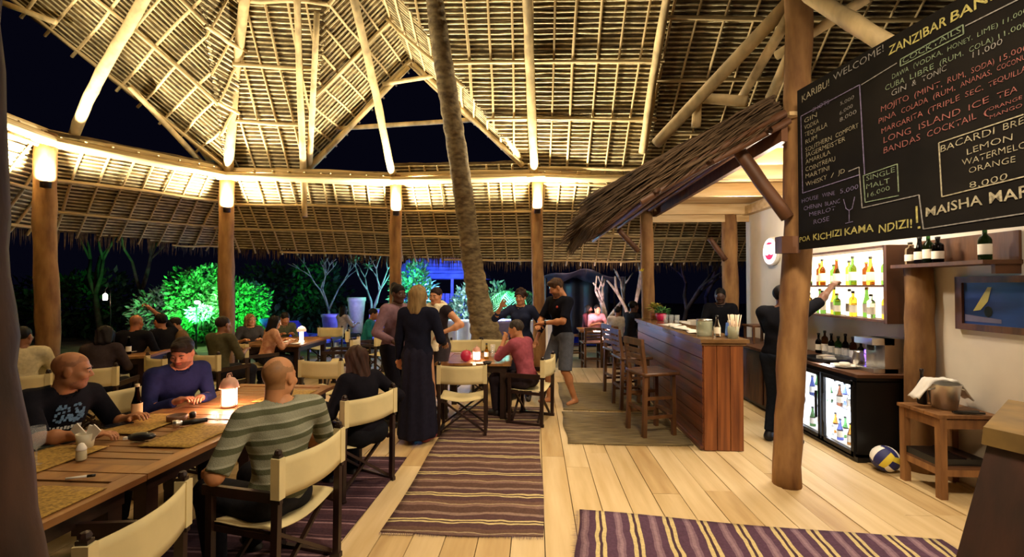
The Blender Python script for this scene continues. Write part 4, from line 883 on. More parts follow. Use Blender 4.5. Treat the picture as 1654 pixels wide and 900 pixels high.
cu = simple('candle_glass', 'small glass with a candle beside the lit lantern', 'candle', ontable(352, 680), [('cup', MB().lathe([(.02, 0), (.028, .05), (.026, .05), (.018, .006), (.002, .006)], 14), glassy('clear_glass', 'e8eef0', .14), True), ('flame', MB().ball((0, 0, .035), (.006, .006, .014), 8), M_flame, True)])
# items on the lantern table
q = G(770, 582, TZ); lantern((q.x, q.y, TZ), 'round glowing lantern on the table of the man in pink', .85, M_glowp, 2.2, (1, .6, .4))
q = G(753, 584, TZ); simple('candle_ball', 'red ball shaped candle beside the glowing lantern', 'candle', (q.x, q.y, TZ), [('ball', MB().ball((0, 0, .07), .072, 16), mat('red_wax', 'b0203c', .4, .1, emit=.15), True), ('wick', MB().tube([(0, 0, .14), (.002, 0, .155)], .002, 5), M_black, False)])
q = G(786, 580, TZ); bottle((q.x, q.y, TZ), 'e0b040', 'beer', .2, .03, 'golden drink bottle on the lantern table')
q = G(796, 576, TZ); simple('drinking_glass', 'clear tall glass on the lantern table', 'glass', (q.x, q.y, TZ), [('cup', MB().lathe([(.028, 0), (.034, .16), (.031, .16), (.025, .01), (.002, .01)], 14), glassy('clear_glass', 'e8eef0', .14), True)])
q = G(787, 588, TZ); simple('ashtray', 'black bowl near the front edge of the lantern table', 'ashtray', (q.x, q.y, TZ), [('bowl', MB().lathe([(.04, 0), (.06, .03), (.055, .03), (.04, .01), (.002, .01)], 16), M_black, True)])
q = G(766, 590, TZ); simple('tea_light', 'tea light burning in front of the glowing lantern', 'candle', (q.x, q.y, TZ), [('cup', MB().lathe([(.02, 0), (.02, .016), (.018, .012), (.002, .012)], 12), M_wax, True), ('flame', MB().ball((0, 0, .026), (.005, .005, .012), 8), M_flame, True)])
q = G(715, 578, TZ); simple('flower_bowl', 'small bowl of green leaves on the lantern table', 'bowl', (q.x, q.y, TZ), [('bowl', MB().lathe([(.03, 0), (.06, .03), (.055, .03), (.03, .01), (.002, .01)], 14), M_brownwood, True), ('leaf', leaves(20, .05, .09, .02, (0, 0, .03), seed=9), M_leafg, False)])
# candle lamp on the far table
q = G(487, 552, TZ); cl = thing('candle_lamp', 'tall white candle lamp with a rounded shade on the far table', 'lamp', (q.x, q.y, TZ))
MB().lathe([(.04, 0), (.042, .01), (.03, .02), (.03, .15), (.032, .16)], 14).build('column', M_glow, cl, True); MB().lathe([(.07, .17), (.075, .2), (.05, .24), (.01, .26)], 16).build('shade', mat('lamp_shade', 'f0cdb0', .6, .05, emit=.5), cl, True)
lamp('POINT', (q.x, q.y, TZ+.32), 8, (1, .68, .42), .05)
for k, (px, py) in enumerate([(470, 550), (478, 556), (463, 553)]): q = G(px, py, TZ); simple('plate', 'small pale dish on the far candle table, %s' % ['farthest from us', 'nearest the table edge', 'leftmost'][k], 'plate', (q.x, q.y, TZ), [('dish', plate_stack(1, .09), M_white, True)])
bottle((-5.55, 5.95, TZ), '2a1408', 'beer', .24, .032, 'dark bottle on the back left table by the thick post')
simple('plate', 'white plate on the back left table', 'plate', (-5.7, 6.15, TZ), [('dish', plate_stack(1, .12), M_white, True)])
simple('plate', 'second white plate on the back left table, near the bald man', 'plate', (-5.85, 6.4, TZ), [('dish', plate_stack(1, .12), M_white, True)])
# ---- bar stools
def make_stool(label, x, y, h):
    t = thing('bar_stool', label, 'bar stool', (x, y, 0), h*D2R-math.pi/2, 'wooden bar stools with backs'); S = .675
    for s in (-1, 1):
        MB().bar((s*.17, .17, 0), (s*.165, .165, S-.02), .042, .042).build('leg', M_stool, t); MB().bar((s*.17, -.19, 0), (s*.165, -.17, S), .042, .042).bar((s*.165, -.17, S), (s*.165, -.215, 1.03), .042, .036).build('leg', M_stool, t)
        for z in (.22, .42): MB().bar((s*.168, -.18, z), (s*.168, .17, z), .024, .034).build('side_rail', M_stool, t)
    MB().bar((-.165, .168, .25), (.165, .168, .25), .03, .04).build('foot_rail', M_stool, t); MB().bar((-.165, -.185, .3), (.165, -.185, .3), .024, .034).build('back_stretcher', M_stool, t)
    MB().sheet(lambda u, v: ((u-.5)*.42, -.2+v*.42, S+.005-.012*math.sin(math.pi*u)*math.sin(math.pi*v)), 8, 8, .032).build('seat', M_stool, t, True)
    for z in (.79, .86, .93): MB().box((0, -.182-(z-.7)*.13, z), (.30, .016, .045)).build('back_slat', M_stool, t)
    MB().box((0, -.217, 1.02), (.39, .03, .07)).build('back_slat', M_stool, t)
    return t
s0 = make_stool('nearest wooden bar stool in front of the bar', 1.28, 5.15, 18)
for (x, y, h, lb) in [(1.28, 6.22, 8, 'second bar stool along the bar counter'), (1.28, 6.95, 14, 'third bar stool at the far end of the bar')]:
    c = copy_tree(s0); c.location = (x, y, 0); c.rotation_euler = (0, 0, h*D2R-math.pi/2); c['label'] = lb
# ================================================================== PEOPLE: smooth implicit figures, polygonised
class SDF:
    def __init__(s, lo, hi, vox):
        s.lo = np.array(lo, np.float32); s.v = vox; n = np.ceil((np.array(hi)-np.array(lo))/vox).astype(int)+1
        s.f = np.full(n, .3, np.float32); s.ax = [s.lo[i]+np.arange(n[i], dtype=np.float32)*vox for i in range(3)]
    def win(s, lo, hi, pad):
        r = []
        for i in range(3):
            a = max(0, int((lo[i]-pad-s.lo[i])/s.v)); b = min(s.f.shape[i], int((hi[i]+pad-s.lo[i])/s.v)+2)
            if b <= a: return None
            r.append(slice(a, b))
        return tuple(r)
    def grid(s, w): return s.ax[0][w[0]][:, None, None], s.ax[1][w[1]][None, :, None], s.ax[2][w[2]][None, None, :]
    def blend(s, w, d, k, sub=False):
        a = s.f[w]
        if sub: s.f[w] = np.maximum(a, -d); return
        if k > 0:
            h = np.maximum(k-np.abs(a-d), 0)/k; s.f[w] = np.minimum(a, d)-h*h*k*.25
        else: s.f[w] = np.minimum(a, d)
    def cap(s, a, ra, b, rb, k=.03, sub=False, c0=False, c1=False):
        a = np.array(a, np.float32); b = np.array(b, np.float32); R = max(ra, rb)
        w = s.win(np.minimum(a, b)-R, np.maximum(a, b)+R, k+s.v*2)
        if w is None: return
        X, Y, Z = s.grid(w); ab = b-a; L2 = max(float(ab@ab), 1e-9)
        px, py, pz = X-a[0], Y-a[1], Z-a[2]; tr = (px*ab[0]+py*ab[1]+pz*ab[2])/L2; t = np.clip(tr, 0, 1)
        d = np.sqrt((px-t*ab[0])**2+(py-t*ab[1])**2+(pz-t*ab[2])**2)-(ra+(rb-ra)*t); L = math.sqrt(L2)
        if c1: d = np.maximum(d, (tr-1)*L)
        if c0: d = np.maximum(d, -tr*L)
        s.blend(w, d, k, sub)
    def ell(s, c, r, k=.03, R=None, sub=False):
        c = np.array(c, np.float32); r = np.array(r, np.float32); m = float(r.max())
        w = s.win(c-m, c+m, k+s.v*2)
        if w is None: return
        X, Y, Z = s.grid(w); X, Y, Z = X-c[0], Y-c[1], Z-c[2]
        if R is not None: X, Y, Z = [R[0][i]*X+R[1][i]*Y+R[2][i]*Z for i in range(3)]      # R columns = axes
        k0 = np.sqrt((X/r[0])**2+(Y/r[1])**2+(Z/r[2])**2); k1 = np.sqrt((X/r[0]**2)**2+(Y/r[1]**2)**2+(Z/r[2]**2)**2)+1e-6
        s.blend(w, k0*(k0-1)/k1, k, sub)
    def plane(s, c, n):
        """keep the side where (p-c).n < 0"""
        X, Y, Z = s.ax[0][:, None, None], s.ax[1][None, :, None], s.ax[2][None, None, :]
        s.f = np.maximum(s.f, (X-c[0])*n[0]+(Y-c[1])*n[1]+(Z-c[2])*n[2])
    def wrinkle(s, amp, fr, seed=0, vert=1.0):
        X, Y, Z = s.ax[0][:, None, None], s.ax[1][None, :, None], s.ax[2][None, None, :]
        s.f = s.f+amp*(np.sin(fr*(X*1.1+Z*.5*vert)+seed)*np.cos(fr*(Y*.9-Z*.7*vert)+seed*2)+.5*np.sin(fr*1.9*(X*.6-Y*.8+Z*.9*vert)+seed*3)).astype(np.float32)
    def mesh(s):
        f = s.f; f[0], f[-1] = .1, .1; f[:, 0], f[:, -1] = .1, .1; f[:, :, 0], f[:, :, -1] = .1, .1
        g = f < 0; n = f.shape
        c = g[:-1, :-1, :-1].astype(np.int8)
        for dx in (0, 1):
            for dy in (0, 1):
                for dz in (0, 1):
                    if dx+dy+dz: c = c+g[dx:n[0]-1+dx, dy:n[1]-1+dy, dz:n[2]-1+dz]
        idx = np.argwhere((c > 0) & (c < 8))
        if len(idx) == 0: return np.zeros((0, 3)), np.zeros((0, 4), int)
        ids = np.full(c.shape, -1, np.int64); ids[tuple(idx.T)] = np.arange(len(idx))
        off = np.array([(x, y, z) for x in (0, 1) for y in (0, 1) for z in (0, 1)])
        val = np.stack([f[tuple((idx+o).T)] for o in off], 1); P = np.zeros((len(idx), 3)); cnt = np.zeros(len(idx))
        for a in range(8):
            for b in range(a+1, 8):
                if np.abs(off[a]-off[b]).sum() != 1: continue
                x = (val[:, a] < 0) != (val[:, b] < 0); t = np.where(x, val[:, a]/np.where(x, val[:, a]-val[:, b], 1), 0)
                P += np.where(x[:, None], off[a]+t[:, None]*(off[b]-off[a]), 0); cnt += x
        P = (idx+P/cnt[:, None])*s.v+s.lo; Q = []
        for ax in range(3):
            o1, o2 = [(1, 2), (2, 0), (0, 1)][ax]
            sl0 = [slice(1, None)]*3; sl0[ax] = slice(0, -1); sl1 = [slice(1, None)]*3; sl1[ax] = slice(1, None)
            A = g[tuple(sl0)]; B = g[tuple(sl1)]; e = np.argwhere(A != B); base = np.array([1, 1, 1]); base[ax] = 0; 
            flip_ = A[tuple(e.T)]; e = e+base
            ok = (e[:, o1] < n[o1]-1) & (e[:, o2] < n[o2]-1); e = e[ok]; flip_ = flip_[ok]
            d1 = np.zeros(3, int); d1[o1] = 1; d2 = np.zeros(3, int); d2[o2] = 1
            q = np.stack([ids[tuple((e-d1-d2).T)], ids[tuple((e-d2).T)], ids[tuple(e.T)], ids[tuple((e-d1).T)]], 1)
            q[~flip_] = q[~flip_][:, ::-1]; Q.append(q)
        Q = np.concatenate(Q); return P, Q[(Q >= 0).all(1)]
def np_mesh(name, P, Q, mats, mi=None, smooth=True):
    me = bpy.data.meshes.new(name); me.vertices.add(len(P)); me.vertices.foreach_set('co', np.asarray(P, np.float32).ravel())
    m = len(Q); me.loops.add(m*4); me.loops.foreach_set('vertex_index', np.asarray(Q, np.int32).ravel())
    me.polygons.add(m); me.polygons.foreach_set('loop_start', np.arange(0, m*4, 4, dtype=np.int32))
    for x in mats: me.materials.append(x)
    if mi is not None: me.polygons.foreach_set('material_index', np.asarray(mi, np.int32))
    if smooth: me.polygons.foreach_set('use_smooth', np.ones(m, bool))
    me.update(calc_edges=True); return me
HEADS = {}
def head_mesh(vox, female=False):
    key = (vox, female)
    if key in HEADS: return HEADS[key]
    s = SDF((-.11, -.14, -.155), (.11, .14, .145), vox)
    s.ell((0, -.014, .035), (.074, .093, .083), .02); s.ell((0, .022, -.035), (.060 if female else .064, .066, .078), .03)
    s.ell((0, .062, -.090), (.024 if female else .03, .022, .02), .025); s.cap((-.05, -.0, -.06), .02, (-.02, .05, -.085), .02, .03); s.cap((.05, -.0, -.06), .02, (.02, .05, -.085), .02, .03)
    s.cap((-.035, .074, .025), .011, (.035, .074, .025), .011, .02)
    for x in (-1, 1):
        s.ell((x*.040, .062, -.022), (.026, .026, .022), .02)
        s.ell((x*.0305, .099, .006), (.0165, .0165, .0085), 0, None, True); s.ell((x*.0305, .080, .005), (.0135, .0120, .0115), .004)
        s.ell((x*.076, -.008, -.002), (.010, .020, .033), .012)
    s.cap((0, .082, .014), .009, (0, .102, -.020), .0115, .012); s.ell((-.011, .092, -.025), (.009, .011, .008), .008); s.ell((.011, .092, -.025), (.009, .011, .008), .008)
    s.ell((0, .081, -.047), (.024, .011, .0065), .006); s.ell((0, .079, -.058), (.021, .011, .0075), .006)
    s.cap((0, -.022, -.06), .052, (0, -.032, -.15), .052, .03)
    P, Q = s.mesh(); C = P[Q].mean(1); mi = np.zeros(len(Q), int)
    mi[(C[:, 1] > .072) & ((C[:, 0]/.023)**2+((C[:, 2]+.0525)/.0105)**2 < 1)] = 2
    hl = .066-np.maximum(0, .04-C[:, 1])*1.1; hl = np.where(C[:, 1] < -.03, -.055, np.where(C[:, 1] < .02, np.minimum(hl, .03), hl))
    mi[(C[:, 2] > hl) & (C[:, 2] < .082+.02*np.sin(C[:, 0]*60)) & ~((np.abs(C[:, 0]) > .066) & (np.abs(C[:, 1]+.008) < .03) & (C[:, 2] < .035))] = 1
    mi[(C[:, 1] > .015) & (C[:, 2] < -.036-.028*np.clip((.075-C[:, 1])/.05, 0, 1)) & (mi == 0) & (C[:, 2] > -.118) & (C[:, 1] < .094)] = 3          # beard area
    HEADS[key] = (P, Q, mi); return HEADS[key]
def hair_mesh(style, vox, seed=0):
    s = SDF((-.17, -.22, -.42), (.17, .16, .20), vox)
    if style == 'short': s.ell((0, -.018, .040), (.080, .099, .087), .02)
    elif style == 'neat': s.ell((0, -.016, .045), (.080, .100, .090), .02); s.ell((0, .055, .095), (.055, .04, .028), .02)
    elif style == 'curly':
        r = random.Random(seed); s.ell((0, -.02, .045), (.088, .105, .095), .02)
        for k in range(60):
            a = r.uniform(0, 6.28); e = r.uniform(-.35, 1.5); s.ell((.088*math.cos(a)*math.cos(e), -.02+.105*math.sin(a)*math.cos(e), .045+.095*math.sin(e)), (.022, .022, .022), .012)
    elif style in ('long', 'bob', 'messy'):
        L = {'long': .36, 'bob': .17, 'messy': .12}[style]
        s.ell((0, -.02, .042), (.084, .103, .090), .02)
        s.cap((-.045, -.05, .02), .055, (-.05, -.075, -L), .045, .04); s.cap((.045, -.05, .02), .055, (.05, -.075, -L), .045, .04); s.cap((0, -.06, .02), .06, (0, -.085, -L), .05, .04)
        s.cap((-.078, .0, .03), .026, (-.085, -.01, -L*.75), .026, .03); s.cap((.078, .0, .03), .026, (.085, -.01, -L*.75), .026, .03)
    elif style == 'bun': s.ell((0, -.018, .040), (.081, .100, .088), .02); s.ell((0, -.09, .10), (.045, .045, .042), .02)
    if style not in ('short', 'neat', 'bun'): s.wrinkle(.005, 70, seed, .25)
    else: s.wrinkle(.0025, 90, seed, .5)
    if style == 'neat': s.ell((0, .10, -.02), (.082, .085, .078), 0, None, True)
    elif style == 'curly': s.ell((0, .10, -.02), (.066, .085, .085), 0, None, True)
    elif style in ('long', 'bob', 'messy'): s.ell((0, .115, -.03), (.064, .10, .115), 0, None, True); s.ell((0, .06, -.2), (.06, .09, .13), 0, None, True)
    else: s.ell((0, .10, -.035), (.084, .085, .098), 0, None, True)
    if style in ('short', 'neat', 'curly', 'bun'):
        s.plane((0, 0, -.045 if style != 'curly' else -.07), (0, 0, -1))
        for x in (-1, 1): s.ell((x*.082, .008, -.03), (.03, .035, .05), 0, None, True)
    return s.mesh()
def hand_mesh(vox, curl, mirror):
    s = SDF((-.09, -.045, -.11), (.09, .23, .06), vox); sx = -1 if mirror else 1
    s.ell((0, .05, 0), (.040, .052, .016), .015); s.cap((0, -.03, 0), .026, (0, .03, 0), .030, .02)
    for i, (x, L) in enumerate([(-.030, .066), (-.010, .078), (.0105, .073), (.030, .058)]):
        p = np.array((x*sx, .085, 0.)); ang = 0; r = .0092; sp = x*sx*.9
        for j, fr in enumerate((.45, .31, .24)):
            ang += curl*(.8 if j == 0 else 1.0)+.04*i*curl
            q = p+np.array((sp*L*fr*3*.3, math.cos(ang)*L*fr, -math.sin(ang)*L*fr)); s.cap(p, r, q, r*.92, .004); p = q; r *= .92
    p0 = np.array((-.030*sx, .025, -.004)); p1 = p0+np.array((-.030*sx, .028, -.012)); p2 = p1+np.array((-.010*sx, .030, -.008-.01*curl)); s.cap(p0, .015, p1, .0115, .008); s.cap(p1, .0112, p2, .0095, .004)
    return s.mesh()
HANDS = {}
def V3(*a): return np.array(a, float)
def nrm(v): return v/(np.linalg.norm(v)+1e-9)
def ik(S, T, l1, l2, pole):
    d = T-S; L = np.linalg.norm(d); u = d/L; L = min(L, (l1+l2)*.995); T = S+u*L
    a = (l1*l1-l2*l2+L*L)/(2*L); h = math.sqrt(max(l1*l1-a*a, 0)); p = pole-u*(pole@u); return S+u*a+nrm(p)*h, T
SKIN = {}
def skin(c):
    if c not in SKIN: SKIN[c] = mat('skin_'+c, c, .5, .07, (14, 14, 14), spec=.35)
    return SKIN[c]
def cloth(c, rough=.85):
    return mat('cloth_'+c, c, rough, .09, (28, 28, 28), bump=.12, spec=.06)
PEOPLE = []
def person(label, x, y, face, H=1.70, pose='stand', fem=False, lean=0, side=0, twist=0, head=(0, 0), hands=(None, None), poles=(None, None), curls=(.45, .45), skinc='b98258', hair=('short', '2a1c14'), stubble=None, beard=None, top=('1a1a22', 1.0), hem=.06, bottom=('trousers', '22222a'), shoes='1a1412', vox=.014, eyes=True, feet=(None, None), seat=.45, name='person', topmat=None, collar=True, wr=.0035, zoff=0):
    s = H/1.72; root = thing(name, label, 'person', (x, y, zoff), face*D2R-math.pi/2)
    if pose == 'sit': root.scale = (.93,)*3
    sit = pose == 'sit'; L = lean*D2R; sd_ = side*D2R
    pel = V3(0, 0, (seat+.095) if sit else .925*s)
    up_ = nrm(V3(math.sin(sd_), math.sin(L), math.cos(L)*math.cos(sd_))); fwd0 = nrm(V3(0, 1, 0)-up_*up_[1]); lat0 = np.cross(fwd0, up_)
    tw = twist*D2R; lat = lat0*math.cos(tw)+fwd0*math.sin(tw); fwd = np.cross(up_, lat)
    R = np.stack([lat, fwd, up_], 0)        # rows = axes
    Rm = [[lat[0], fwd[0], up_[0]], [lat[1], fwd[1], up_[1]], [lat[2], fwd[2], up_[2]]]
    sh = (.172 if fem else .192)*s; shz = .455*s
    S = [pel+up_*shz+lat*(q*sh) for q in (1, -1)]
    neck = pel+up_*.50*s; hc = pel+up_*.645*s+fwd*.03*s
    hip = [pel+lat0*(q*.09*s)+V3(0, 0, -.03) for q in (1, -1)]
    if sit:
        knee = []; ank = []
        for i, q in enumerate((1, -1)):
            f = feet[i] if feet[i] is not None else V3(q*.12, .42, .075); k, f2 = ik(hip[i], np.array(f, float), .43*s, .42*s, V3(q*.12, 1, .9)); knee.append(k); ank.append(f2)
    else:
        knee = []; ank = []
        for i, q in enumerate((1, -1)):
            f = feet[i] if feet[i] is not None else V3(q*.10, .0, .08*s); k, f2 = ik(hip[i], np.array(f, float), .43*s, .42*s, V3(q*.08, 1, 0)); knee.append(k); ank.append(f2)
    l1, l2 = .285*s, .255*s; el = []; wr_ = []
    for i, q in enumerate((1, -1)):
        h = hands[i]
        if h is None: h = (q*.13, .34, .80) if sit else (q*.27, .05, .74*s)
        pole = poles[i] if poles[i] is not None else ((q*.6, -.7, -.6) if sit else (q*.3, -1, 0))
        e, w_ = ik(S[i], np.array(h, float), l1, l2, np.array(pole, float)); el.append(e); wr_.append(w_)
    fd = []
    for i, q in enumerate((1, -1)): d = nrm(V3(q*.22, 1, 0)); fd.append(d)
    pts = np.array(S+el+wr_+knee+ank+[pel, hc]+[ank[i]+fd[i]*.17 for i in (0, 1)]); lo = pts.min(0)-.24; hi = pts.max(0)+.2; lo[2] = min(lo[2], -.03)
    # ---- body
    b = SDF(lo, hi, vox); k = .05*s
    fw = 1.05 if fem else 1.0
    b.ell(pel+up_*.02*s, V3(.155*fw, .105, .105)*s, k, Rm); b.ell(pel+up_*.17*s, V3(.128, .095, .13)*s, k, Rm); b.ell(pel+up_*.35*s+fwd*.008, V3(.15 if fem else .163, .108, .165)*s, k, Rm)
    b.cap(S[0]-lat*.03, .058*s, S[1]+lat*.03, .058*s, k)
    if fem:
        for q in (1, -1): b.ell(pel+up_*.345*s+fwd*.09*s+lat*q*.07*s, V3(.058, .05, .06)*s, .03, Rm)
    b.cap(neck-up_*.05*s, .056*s, hc-up_*.09*s-fwd*.02, .049*s, .03)
    for q in (0, 1): b.cap(neck-up_*.01*s, .048*s, S[q]-(S[q]-neck)*.25+up_*.0, .046*s, .03)
    for i in (0, 1):
        b.cap(hip[i], .086*s, knee[i], .057*s, .04); b.cap(knee[i], .055*s, ank[i], .037*s, .03); cm = knee[i]*.68+ank[i]*.32; bk_ = nrm(np.cross(ank[i]-knee[i], lat0)); bk_ = bk_ if bk_[1] < 0 else -bk_
        b.ell(cm+bk_*.016, V3(.052, .055, .085)*s, .03)
        b.cap(ank[i]-fd[i]*.03+V3(0, 0, -.035), .036*s, ank[i]+fd[i]*.14*s+V3(0, 0, -.05), .026*s, .03)
        b.cap(S[i], .053*s, el[i], .040*s, .03); b.cap(el[i], .040*s, wr_[i], .027*s, .02); fm = el[i]*.7+wr_[i]*.3; b.ell(fm, V3(.042, .042, .05)*s, .02)
    b.plane(V3(0, 0, .004), V3(0, 0, -1))
    P, Q = b.mesh(); mi = np.zeros(len(Q), int)
    # head
    yw, pt = head[0]*D2R, head[1]*D2R
    rl = head[2]*D2R if len(head) > 2 else 0
    Rh = Matrix.Rotation(yw, 3, 'Z') @ Matrix.Rotation(pt, 3, 'X') @ Matrix.Rotation(rl, 3, 'Y'); Rh = np.array(Rh)
    Bm = np.stack([lat0 if False else lat, fwd, up_], 1)       # columns
    # head stays mostly upright
    ul = nrm(up_*.35+V3(0, 0, .65)); fl2 = nrm(fwd-ul*(fwd@ul)); Bh = np.stack([np.cross(fl2, ul), fl2, ul], 1); T = Bh @ Rh; hs = s*(1.02 if not fem else .97)
    hv = .0065 if vox <= .013 else (.008 if vox < .018 else .011)
    hp, hq, hm = head_mesh(hv, fem); hp2 = (hp*hs) @ T.T+hc
    parts = [(P, Q, mi), (hp2, hq, hm)]
    for i in (0, 1):
        key = (hv*.75, curls[i], i)
        if key not in HANDS: HANDS[key] = hand_mesh(hv*.75, curls[i], i == 1)
        gp, gq = HANDS[key]; yv = nrm(wr_[i]-el[i]); 
        zref = V3(0, 0, 1) if abs(yv[2]) < .75 else -fwd*1.0+lat*(.3 if i == 0 else -.3)
        zv = nrm(zref-yv*(zref@yv)); xv = np.cross(yv, zv); gp2 = (gp*s*.95) @ np.stack([xv, yv, zv], 1).T+wr_[i]; parts.append((gp2, gq, np.zeros(len(gq), int)))
    n = 0; PP = []; QQ = []; MM_ = []
    for p_, q_, m_ in parts: PP.append(p_); QQ.append(q_+n); MM_.append(m_); n += len(p_)
    sk = skin(skinc); dk = stubble and mat('stubble_'+stubble, stubble, .6, .1, (30, 30, 30)) or sk; bd = beard and mat('beard_'+beard, beard, .8, .15, (60, 60, 60)) or sk
    lc = '%02x%02x%02x' % tuple(int(int(skinc[j:j+2], 16)*f_) for j, f_ in ((0, .88), (2, .66), (4, .66)))
    link('body', np_mesh('body', np.concatenate(PP), np.concatenate(QQ), [sk, dk, mat('lips_'+lc, lc, .5, 0), bd], np.concatenate(MM_)), root)
    def hw(p): return (np.array(p)*hs) @ T.T+hc
    if eyes:
        for q in (-1, 1):
            e = MB(); c = hw((q*.0305, .0800, .005)); e.ball(c, .0114*hs, 10); o = e.build('eye', mat('eye_white', 'a89a90', .35, 0), root, True)
            ir = MB(); ir.ball(hw((q*.0305, .0872, .004)), .0062*hs, 8); ir.build('iris', mat('iris_dark', '20140e', .2, 0), o, True)
            bw = MB(); bw.tube([hw((q*.014, .089, .023)), hw((q*.030, .0895, .029)), hw((q*.047, .078, .024))], [.0035, .0042, .003], 6); bw.build('eyebrow', mat('brow_'+hair[1], hair[1], .8, 0), root, True)
    if hair[0] not in ('bald', 'none'):
        hp, hq = hair_mesh(hair[0], max(hv, .007), (hash(label) % 7) if False else len(label) % 7)
        link('hair', np_mesh('hair', (hp*hs) @ T.T+hc, hq, [mat('hair_'+hair[1], hair[1], .6, .25, (40, 40, 8), spec=.15)]), root)
    # ---- top
    tm = topmat or cloth(top[0]); g = SDF(lo, hi, vox); q_ = .013
    g.ell(pel+up_*.03*s, V3(.155*fw+q_, .107+q_, .11+q_)*s, k, Rm); g.ell(pel+up_*.17*s, V3(.134+q_, .100+q_, .13+q_)*s, k, Rm); g.ell(pel+up_*.35*s+fwd*.008, V3((.15 if fem else .165)+q_, .110+q_, .165+q_)*s, k, Rm)
    g.cap(S[0]-lat*.03, .062*s+.008, S[1]+lat*.03, .062*s+.008, k)
    for q in (0, 1): g.cap(neck-up_*.012*s, .054*s, S[q]-(S[q]-neck)*.25, .054*s, .03)
    if fem:
        for q in (1, -1): g.ell(pel+up_*.345*s+fwd*.092*s+lat*q*.07*s, V3(.066, .058, .066)*s, .03, Rm)
    if hem > .2: g.cap(pel, .165*s, pel-up_*hem*.8, .185*s, .05)
    g.wrinkle(wr, 26, len(label)); 
    g.plane(pel-up_*hem*s, -up_)
    if sit: pass
    for i in (0, 1):
        t = top[1]
        if t > 0:
            e = S[i]+(el[i]-S[i])*min(1, t); g.cap(S[i], .064*s, e, (.058 if t <= 1 else .052)*s, .035, c1=(t <= 1))
            if t > 1: w2 = el[i]+(wr_[i]-el[i])*(t-1); g.cap(el[i], .052*s, w2, .040*s, .02, c1=True)
    nb_ = neck+fwd*.02; g.cap(nb_-up_*.0, .066*s, nb_+up_*.14, .09*s, 0, True)
    P, Q = g.mesh(); link('shirt' if hem < .2 else 'tunic', np_mesh('shirt', P, Q, [tm]), root)
    if collar:
        cb_ = MB(); n_ = 16; V = []
        for a in range(n_+1):
            th = a/n_*2*math.pi; 
            for rr_, hh_ in ((.066, -.012), (.060, .022), (.074, .006)): p_ = nb_+(lat*math.cos(th)+fwd*math.sin(th)*.95)*rr_*s+up_*(hh_-.02*math.sin(th))*s; V.append(p_)
        cb_.add(V, [(a*3+j, a*3+j+1, a*3+4+j, a*3+3+j) for a in range(n_) for j in range(2)]); cb_.build('collar', tm, root, True)
    # ---- bottom
    kind, bc_ = bottom[:2]
    if kind in ('trousers', 'shorts'):
        g = SDF(lo, hi, vox); g.ell(pel+V3(0, 0, .0), V3(.158*fw+.012, .108+.012, .11)*s, .05)
        g.wrinkle(wr*.8, 24, len(label)+1); fr_ = bottom[2] if len(bottom) > 2 else (1.0 if kind == 'trousers' else 0)
        g.plane(pel+up_*.085*s, up_)
        for i in (0, 1):
            if kind == 'trousers': g.cap(hip[i], .102*s, knee[i], .083*s, .04); g.cap(knee[i], .083*s, knee[i]+(ank[i]-knee[i])*.96, .058*s, .03, c1=True)
            else: e = hip[i]+(knee[i]-hip[i])*(.98 if fr_ == 0 else fr_); g.cap(hip[i], .103*s, e, .092*s, .04, c1=True)
        P, Q = g.mesh(); link(kind, np_mesh(kind, P, Q, [cloth(bc_)]), root)
    elif kind == 'skirt':
        g = SDF(lo-.08, hi, vox); g.ell(pel, V3(.17, .12, .11)*s, .05); g.cap(pel-V3(0, 0, .02), .155*s, V3(0, 0, .09), .215*s, .05)
        X, Y = g.ax[0][:, None, None], g.ax[1][None, :, None]; g.f = g.f+(.009*np.sin(9*np.arctan2(Y, X))).astype(np.float32); g.plane(V3(0, 0, .055), V3(0, 0, -1)); g.plane(pel+V3(0, 0, .10*s), V3(0, 0, 1))
        P, Q = g.mesh(); link('skirt', np_mesh('skirt', P, Q, [cloth(bc_)]), root)
    if shoes:
        for i in (0, 1):
            a = ank[i]; o = SDF(a+V3(-.22, -.22, -.12), a+V3(.24, .26, .12), max(vox*.7, .009)); o.cap(a-fd[i]*.035+V3(0, 0, -.03), .046*s, a+fd[i]*.15*s+V3(0, 0, -.046), .038*s, .03); o.cap(a, .045*s, a+V3(0, 0, -.03), .05*s, .03)
            o.plane(V3(0, 0, a[2]-.078), V3(0, 0, -1)); o.plane(a+V3(0, 0, .035), V3(0, 0, 1)); P, Q = o.mesh()
            if len(P): link('shoe', np_mesh('shoe', P, Q, [mat('shoe_'+shoes, shoes, .5, .1)]), root)
    root['fwd'] = 0; del root['fwd']
    return dict(root=root, pel=pel, up=up_, fwd=fwd, lat=lat, S=S, el=el, wr=wr_, hc=hc, T=T, s=s, hw=hw, neck=neck)
N_, M_, FV = .012, .0155, .021
